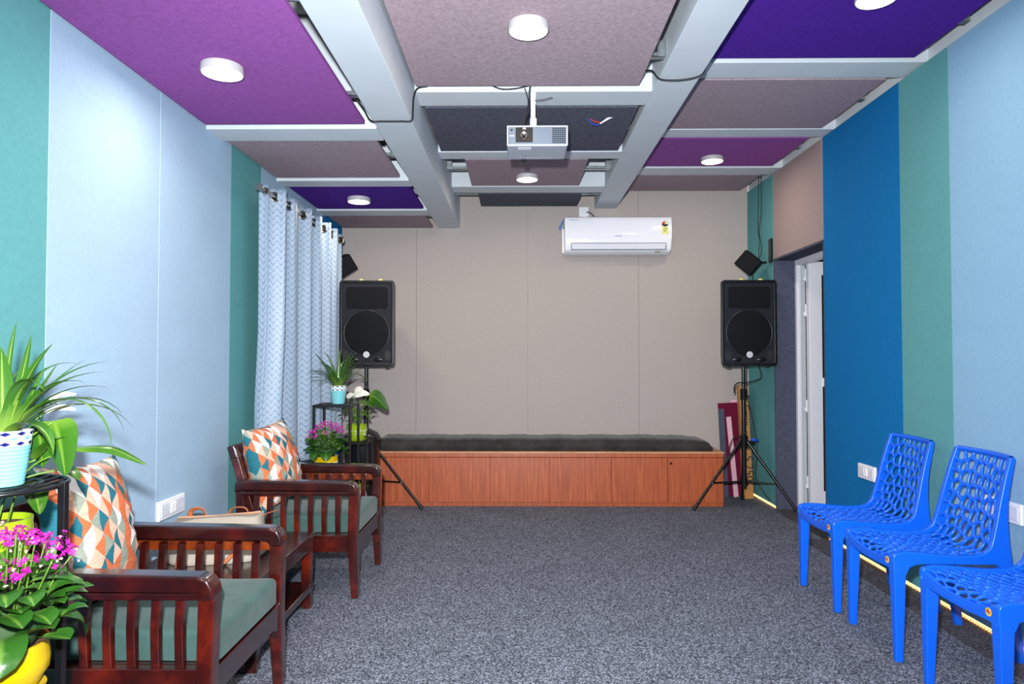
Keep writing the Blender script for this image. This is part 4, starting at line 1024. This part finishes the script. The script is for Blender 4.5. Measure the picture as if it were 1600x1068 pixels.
peace_lily((-1.25, 1.63, .735), 'white flowering lily in lime green pot at the left photo edge',
           [((.12, .02, .355), (.165, .0, .225), .044, (1, 0, .25)), ((.06, .05, .35), (.08, .04, .24), .038, (1, 0, -.1)), ((.17, .02, .29), (.305, .10, .238), .020, (.1, 1, .25)),
            ((.08, .10, .225), (.14, .09, .20), .028, None), ((.04, .06, .2), (.09, .02, .13), .03, None)],
           [((.06, .07, .375), (.155, .05, .380), .009), ((.05, .10, .405), (.11, .12, .415), .008)], 5, 3)
K1 = kalanchoe((-1.13, 1.50, .495), 'magenta flowering plant in yellow pot at the left photo edge', 21, R(20), False); K1.scale = (1.12, 1.12, 1.12)
# far stands
stand((0, 0, 0), [(-1.42, 4.72, .25, .925), (-1.30, 4.98, .19, .635)], 'black metal plant stand beside the curtain and behind the far armchair')
stand((0, 0, 0), [(-1.375, 4.44, .19, .49)], 'low black plant stand tier holding the far yellow pot')
spider_plant((-1.285, 4.85, .925), 'spider plant in diamond banded teal pot beside the curtain', 5, 1.05,
             extra=((180, .36, 60, -70, .008), (200, .34, 55, -80, .008), (-20, .30, 60, -60, .010), (90, .28, 88, 80, .012), (10, .33, 45, -20, .005), (-150, .3, 45, -70, .009)))
peace_lily((-1.205, 5.07, .635), 'white flowering lily in lime green pot below the left loudspeaker',
           [((.10, -.03, .345), (.235, -.06, .235), .055, (.6, 0, .9)), ((.03, -.05, .30), (.16, -.08, .245), .034, (0, 1, .4)), ((-.06, 0, .26), (-.10, -.03, .20), .03, None), ((.04, .0, .2), (.10, -.02, .16), .03, None)],
           [((-.01, -.04, .375), (.06, -.06, .38), .028), ((-.03, 0, .345), (.10, -.02, .345), .03), ((-.08, 0, .33), (-.02, -.03, .34), .022)], 9, 12)
kalanchoe((-1.28, 4.535, .49), 'magenta flowering plant in yellow pot behind the far armchair', 33)
# small plants low behind the far chair
def small_pot(loc, label):
    t = thing('small_potted_plant', label, 'plant', loc)
    MB().lathe([(0, 0), (.024, 0), (.034, .03), (.036, .06), (.030, .088), (.027, .088), (.026, .075), (0, .075)], 28).build('pot', plain('pale_blue_glaze', (200, 220, 232), .2, var=.02), t, smooth=True, auto=60)
    rnd = random.Random(3)
    for i in range(22):
        az = i * 2.4; p = arch((0, 0, .08), az, rnd.uniform(.05, .10), R(rnd.uniform(50, 88)), R(rnd.uniform(10, 60)), 5)
        leafmesh(p, .010, wf_oval, .2).build('leaf', plain('yellow_green_leaf', (170, 176, 70), .5, var=.3, ns=40), t, smooth=True, recalc=False)
    return t
small_pot((-1.135, 4.94, .20), 'small plant in pale blue pot seen through the far armchair slats')
t = thing('low_shelf', 'low black rack under the small plant behind the far armchair', 'rack', (-1.25, 4.85, 0))
MB().box((0, 0, .185), (.22, .18, .20)).build('shelf', M['black_metal'], t)
for x in (0, .20):
    for y in (0, .16): MB().box((x, y, 0), (x + .02, y + .02, .185)).build('leg', M['black_metal'], t)
# black bin
bn = thing('lidded_bin', 'glossy black lidded bin between the curtain and the wooden bench', 'bin', (-1.235, 5.38, 0))
MB().lathe([(0, 0), (.10, 0), (.125, .02), (.138, .60), (.0, .60)], 40, mat=None).build('body', plain('bin_black', (20, 21, 26), .25, var=.05), bn, smooth=True, auto=50)
MB().lathe([(.138, .60), (.145, .60), (.147, .625), (.12, .665), (.05, .70), (0, .705)], 40).build('lid', plain('bin_black', (20, 21, 26), .25, var=.05), bn, smooth=True, auto=50)

# ------------------------------------------------------------------ blue web chairs
def clip(poly, a, b_, c_):   # keep a*x+b*y<=c
    out = []
    for i in range(len(poly)):
        p, q = poly[i], poly[(i + 1) % len(poly)]
        dp, dq = a * p[0] + b_ * p[1] - c_, a * q[0] + b_ * q[1] - c_
        if dp <= 0: out.append(p)
        if (dp < 0 < dq) or (dq < 0 < dp):
            t = dp / (dp - dq); out.append((p[0] + (q[0] - p[0]) * t, p[1] + (q[1] - p[1]) * t))
    return out
SP = [(.500, .418), (.490, .432), (.46, .440), (.40, .438), (.32, .430), (.24, .424), (.17, .426), (.125, .436), (.098, .462), (.082, .51), (.066, .57), (.050, .64), (.034, .70), (.016, .765), (-.004, .83)]
SPc = bez([(x, 0, z) for x, z in SP], 6)
cum = [0]
for i in range(1, len(SPc)): cum.append(cum[-1] + math.hypot(SPc[i][0] - SPc[i - 1][0], SPc[i][2] - SPc[i - 1][2]))
LT = cum[-1]
def on_path(v):
    v = max(0, min(LT, v)); lo = 0
    for i in range(1, len(cum)):
        if cum[i] >= v or i == len(cum) - 1:
            t = (v - cum[i - 1]) / (cum[i] - cum[i - 1]); a, b2 = Vector(SPc[i - 1]), Vector(SPc[i]); d = (b2 - a).normalized()
            return a.lerp(b2, t), Vector((-d.z, 0, d.x)) * 1.0
def half_w(v):
    t = v / LT; return .205 - .012 * t - .018 * max(0, (t - .5) / .5)
VS = .405   # seat / back split (arc length)
def warp(v): return v * 2.1 if v < .36 else .36 * 2.1 + (v - .36) * 1.0
def unwarp(w_): return w_ / 2.1 if w_ < .756 else .36 + (w_ - .756)
def surf(u, v, off):
    p, n = on_path(v)
    hw = half_w(v); k = u / .2
    t = v / LT; dip = .016 * (1 - k * k) * (1 if t < .5 else 0) * min(1, (1 - t / .5) * 2) if t < .5 else 0
    p = p + Vector((0, k * hw, 0)); 
    if t >= .5: p.x -= .022 * (1 - k * k) * min(1, (t - .5) * 5)
    p.z -= dip + (.018 * (1 - k * k) * max(0, 1 - v / .05))
    return p + n * off
def web_cells(seed):
    rnd = random.Random(seed); WT = warp(LT); pts = []
    rowh = .052; ny = int(WT / rowh); rowh = WT / ny
    for j in range(ny):
        w_ = (j + .5) * rowh; nn = 7 if w_ < .756 else 8
        for i in range(nn):
            u = -.2 + .4 * (i + (.25 if j % 2 else .75)) / nn
            pts.append((u + rnd.uniform(-.013, .013), w_ + rnd.uniform(-.016, .016)))
    cells = []
    for i, p in enumerate(pts):
        poly = [(-.2, 0), (.2, 0), (.2, WT), (-.2, WT)]
        for k, q in enumerate(pts):
            if k == i or abs(q[1] - p[1]) > .25 or abs(q[0] - p[0]) > .25: continue
            a, b_ = q[0] - p[0], q[1] - p[1]; poly = clip(poly, a, b_, (q[0] ** 2 + q[1] ** 2 - p[0] ** 2 - p[1] ** 2) / 2)
            if not poly: break
        if len(poly) > 2:
            # drop degenerate edges
            pp = [poly[0]]
            for q in poly[1:]:
                if math.hypot(q[0] - pp[-1][0], q[1] - pp[-1][1]) > 1e-5: pp.append(q)
            cells.append([(x, unwarp(y)) for x, y in pp])
    return cells
def web_meshes(seed):
    seat, back = MB(), MB()
    for poly in web_cells(seed):
        n = len(poly); ring = []
        for i in range(n):
            a, b_ = poly[i], poly[(i + 1) % n]
            for k in range(3): ring.append((a[0] + (b_[0] - a[0]) * k / 3, a[1] + (b_[1] - a[1]) * k / 3))
        cx = sum(p[0] for p in poly) / n; cy = sum(p[1] for p in poly) / n
        inner = []
        for p in ring:
            d = math.hypot(cx - p[0], cy - p[1]); 
            edge = abs(p[0]) > .199 or p[1] < 1e-4 or p[1] > LT - 1e-4
            s = min(.0088 if cy > VS - .02 else .0064, .45 * d) / max(d, 1e-6)
            inner.append((p[0] + (cx - p[0]) * s, p[1] + (cy - p[1]) * s))
        for _ in range(3):
            m_ = len(inner); inner = [((inner[i - 1][0] + inner[i][0] * 2 + inner[(i + 1) % m_][0]) / 4, (inner[i - 1][1] + inner[i][1] * 2 + inner[(i + 1) % m_][1]) / 4) for i in range(m_)]
        m_ = len(ring); h = .0070
        midr = [((a[0] * .45 + b_[0] * .55), (a[1] * .45 + b_[1] * .55)) for a, b_ in zip(ring, inner)]
        vs = [surf(u, v, h) for u, v in ring] + [surf(u, v, h * .75) for u, v in midr] + [surf(u, v, 0) for u, v in inner] + [surf(u, v, -h * .75) for u, v in midr] + [surf(u, v, -h) for u, v in ring]
        fs = []
        for q in range(4):
            for i in range(m_): j = (i + 1) % m_; fs.append((q * m_ + i, q * m_ + j, (q + 1) * m_ + j, (q + 1) * m_ + i))
        (seat if cy < VS else back).add(vs, fs)
    return seat, back
def blue_chair(loc, rz, label, seed=1):
    t = thing('plastic_chair', label, 'chair', loc, rz, 'bright blue plastic chairs along the right wall')
    s_, b_ = web_meshes(seed)
    s_.build('seat', M['chair'], t, smooth=True, weld=True, recalc=True)
    b_.build('backrest', M['chair'], t, smooth=True, weld=True, recalc=True)
    def side(mb, s):
        mb.v = [(x, y * (1 - .115 * max(0, (z - .45) / .38)), z) for x, y, z in mb.v]; return mb
    for s in (-1, 1):
        y0, y1 = sorted((s * .190, s * .216))
        pts = [(.507, .425), (.500, .440), (.46, .449), (.40, .447), (.32, .439), (.24, .433), (.17, .436), (.135, .446), (.110, .468), (.096, .512), (.080, .572), (.064, .642), (.048, .702), (.030, .767), (.008, .834),
               (-.014, .832), (.002, .765), (.018, .70), (.028, .64), (.033, .57), (.032, .50), (.027, .44), (.020, .37), (.070, .37), (.080, .392), (.10, .400), (.20, .398), (.34, .400), (.41, .397), (.438, .385), (.452, .355), (.503, .355)]
        side(MB().prism(pts, 'y', y0, y1), s).build('side_frame', M['chair'], t, bevel=.005, bseg=2)
        yo, yi = s * .216, s * .170
        def leg(top, bot):   # quads (x0,x1,ya,yb)
            (a0, a1, a2, a3, za), (b0, b1, b2, b3, zb) = top, bot
            vs = [(a0, a2, za), (a1, a2, za), (a1, a3, za), (a0, a3, za), (b0, b2, zb), (b1, b2, zb), (b1, b3, zb), (b0, b3, zb)]
            return MB().add(vs, [(0, 1, 2, 3), (7, 6, 5, 4), (0, 4, 5, 1), (1, 5, 6, 2), (2, 6, 7, 3), (3, 7, 4, 0)])
        leg((.4525, .5035, yi, yo, .40), (.468, .498, s * .186, s * .213, 0)).build('leg', M['chair'], t, bevel=.004)
        leg((.020, .070, s * .176, yo, .385), (-.020, .012, s * .188, s * .215, 0)).build('leg', M['chair'], t, bevel=.004)
    # front skirt with sagging upper edge
    NS_ = 16; top = []; 
    pts = []
    for i in range(NS_ + 1):
        y = -.20 + .40 * i / NS_; k = y / .2; pts.append((y, .434 - .032 * (1 - k * k)))
    low = []
    for i in range(NS_ + 1):
        y = .20 - .40 * i / NS_; k = abs(y / .2); low.append((y, .362 if k > .97 else (.372 + .012 * (1 - k) if k > .8 else .380 - .012 * (1 - k * k))))
    MB().prism(pts + low, 'x', .488, .505).build('front_skirt', M['chair'], t, bevel=.003)
    # top bar following the curve of the back
    rows = []
    for i in range(17):
        u = -.2 + .4 * i / 16; p = surf(u, LT, 0)
        rows.append([(p.x + a, p.y, p.z + b2) for a, b2 in ((.010, -.012), (.012, .004), (.0, .010), (-.012, .004), (-.010, -.012))])
    MB().grid(rows, closed=True).build('top_rim', M['chair'], t, smooth=True)
    rows = []
    m4 = Matrix.Translation((.5052, -.155 if True else 0, .403)) @ Matrix.Rotation(R(90), 4, 'Y')
    for sgn, nm in ((1, 'sticker'),):
        m4 = Matrix.Translation((.5055, .165, .405)) @ Matrix.Rotation(R(90), 4, 'Y')
        st = MB().lathe([(0, .001), (.0135, .001), (.014, 0)], 28, mat=m4).build(nm, plain('sticker_yellow', (240, 190, 40), .4, var=.02), t)
        MB().box((-.0045, -.0115, .0012), (.0020, .0115, .0018), mat=m4).build('sticker_band', plain('sticker_red', (206, 60, 30), .4), st)
        g = MB().box((-.0105, -.002, .0012), (-.004, .003, .0018), mat=m4).box((-.010, -.005, .0012), (-.0085, .006, .0018), mat=m4); g.build('sticker_mark', plain('sticker_green', (40, 110, 50), .4), st)
        MB().box((.0035, -.006, .0012), (.0065, .006, .0018), mat=m4).build('sticker_mark', plain('sticker_blue', (60, 150, 200), .4), st)
    MB().box((.5052, -.205, .398), (.5060, -.195, .424)).build('side_label', plain('sticker_blue', (60, 150, 200), .4), t)
    return t
# facing -x: rotate 180 degrees
B1 = blue_chair((2.045, 3.60, 0), PI, 'bright blue web pattern plastic chair farthest from the camera')
dup(B1, (2.045, 3.045, 0), 'bright blue web pattern plastic chair in the middle of the row', PI - R(1.0))
dup(B1, (2.055, 2.47, 0), 'bright blue web pattern plastic chair cut by the right photo edge', PI + R(1))
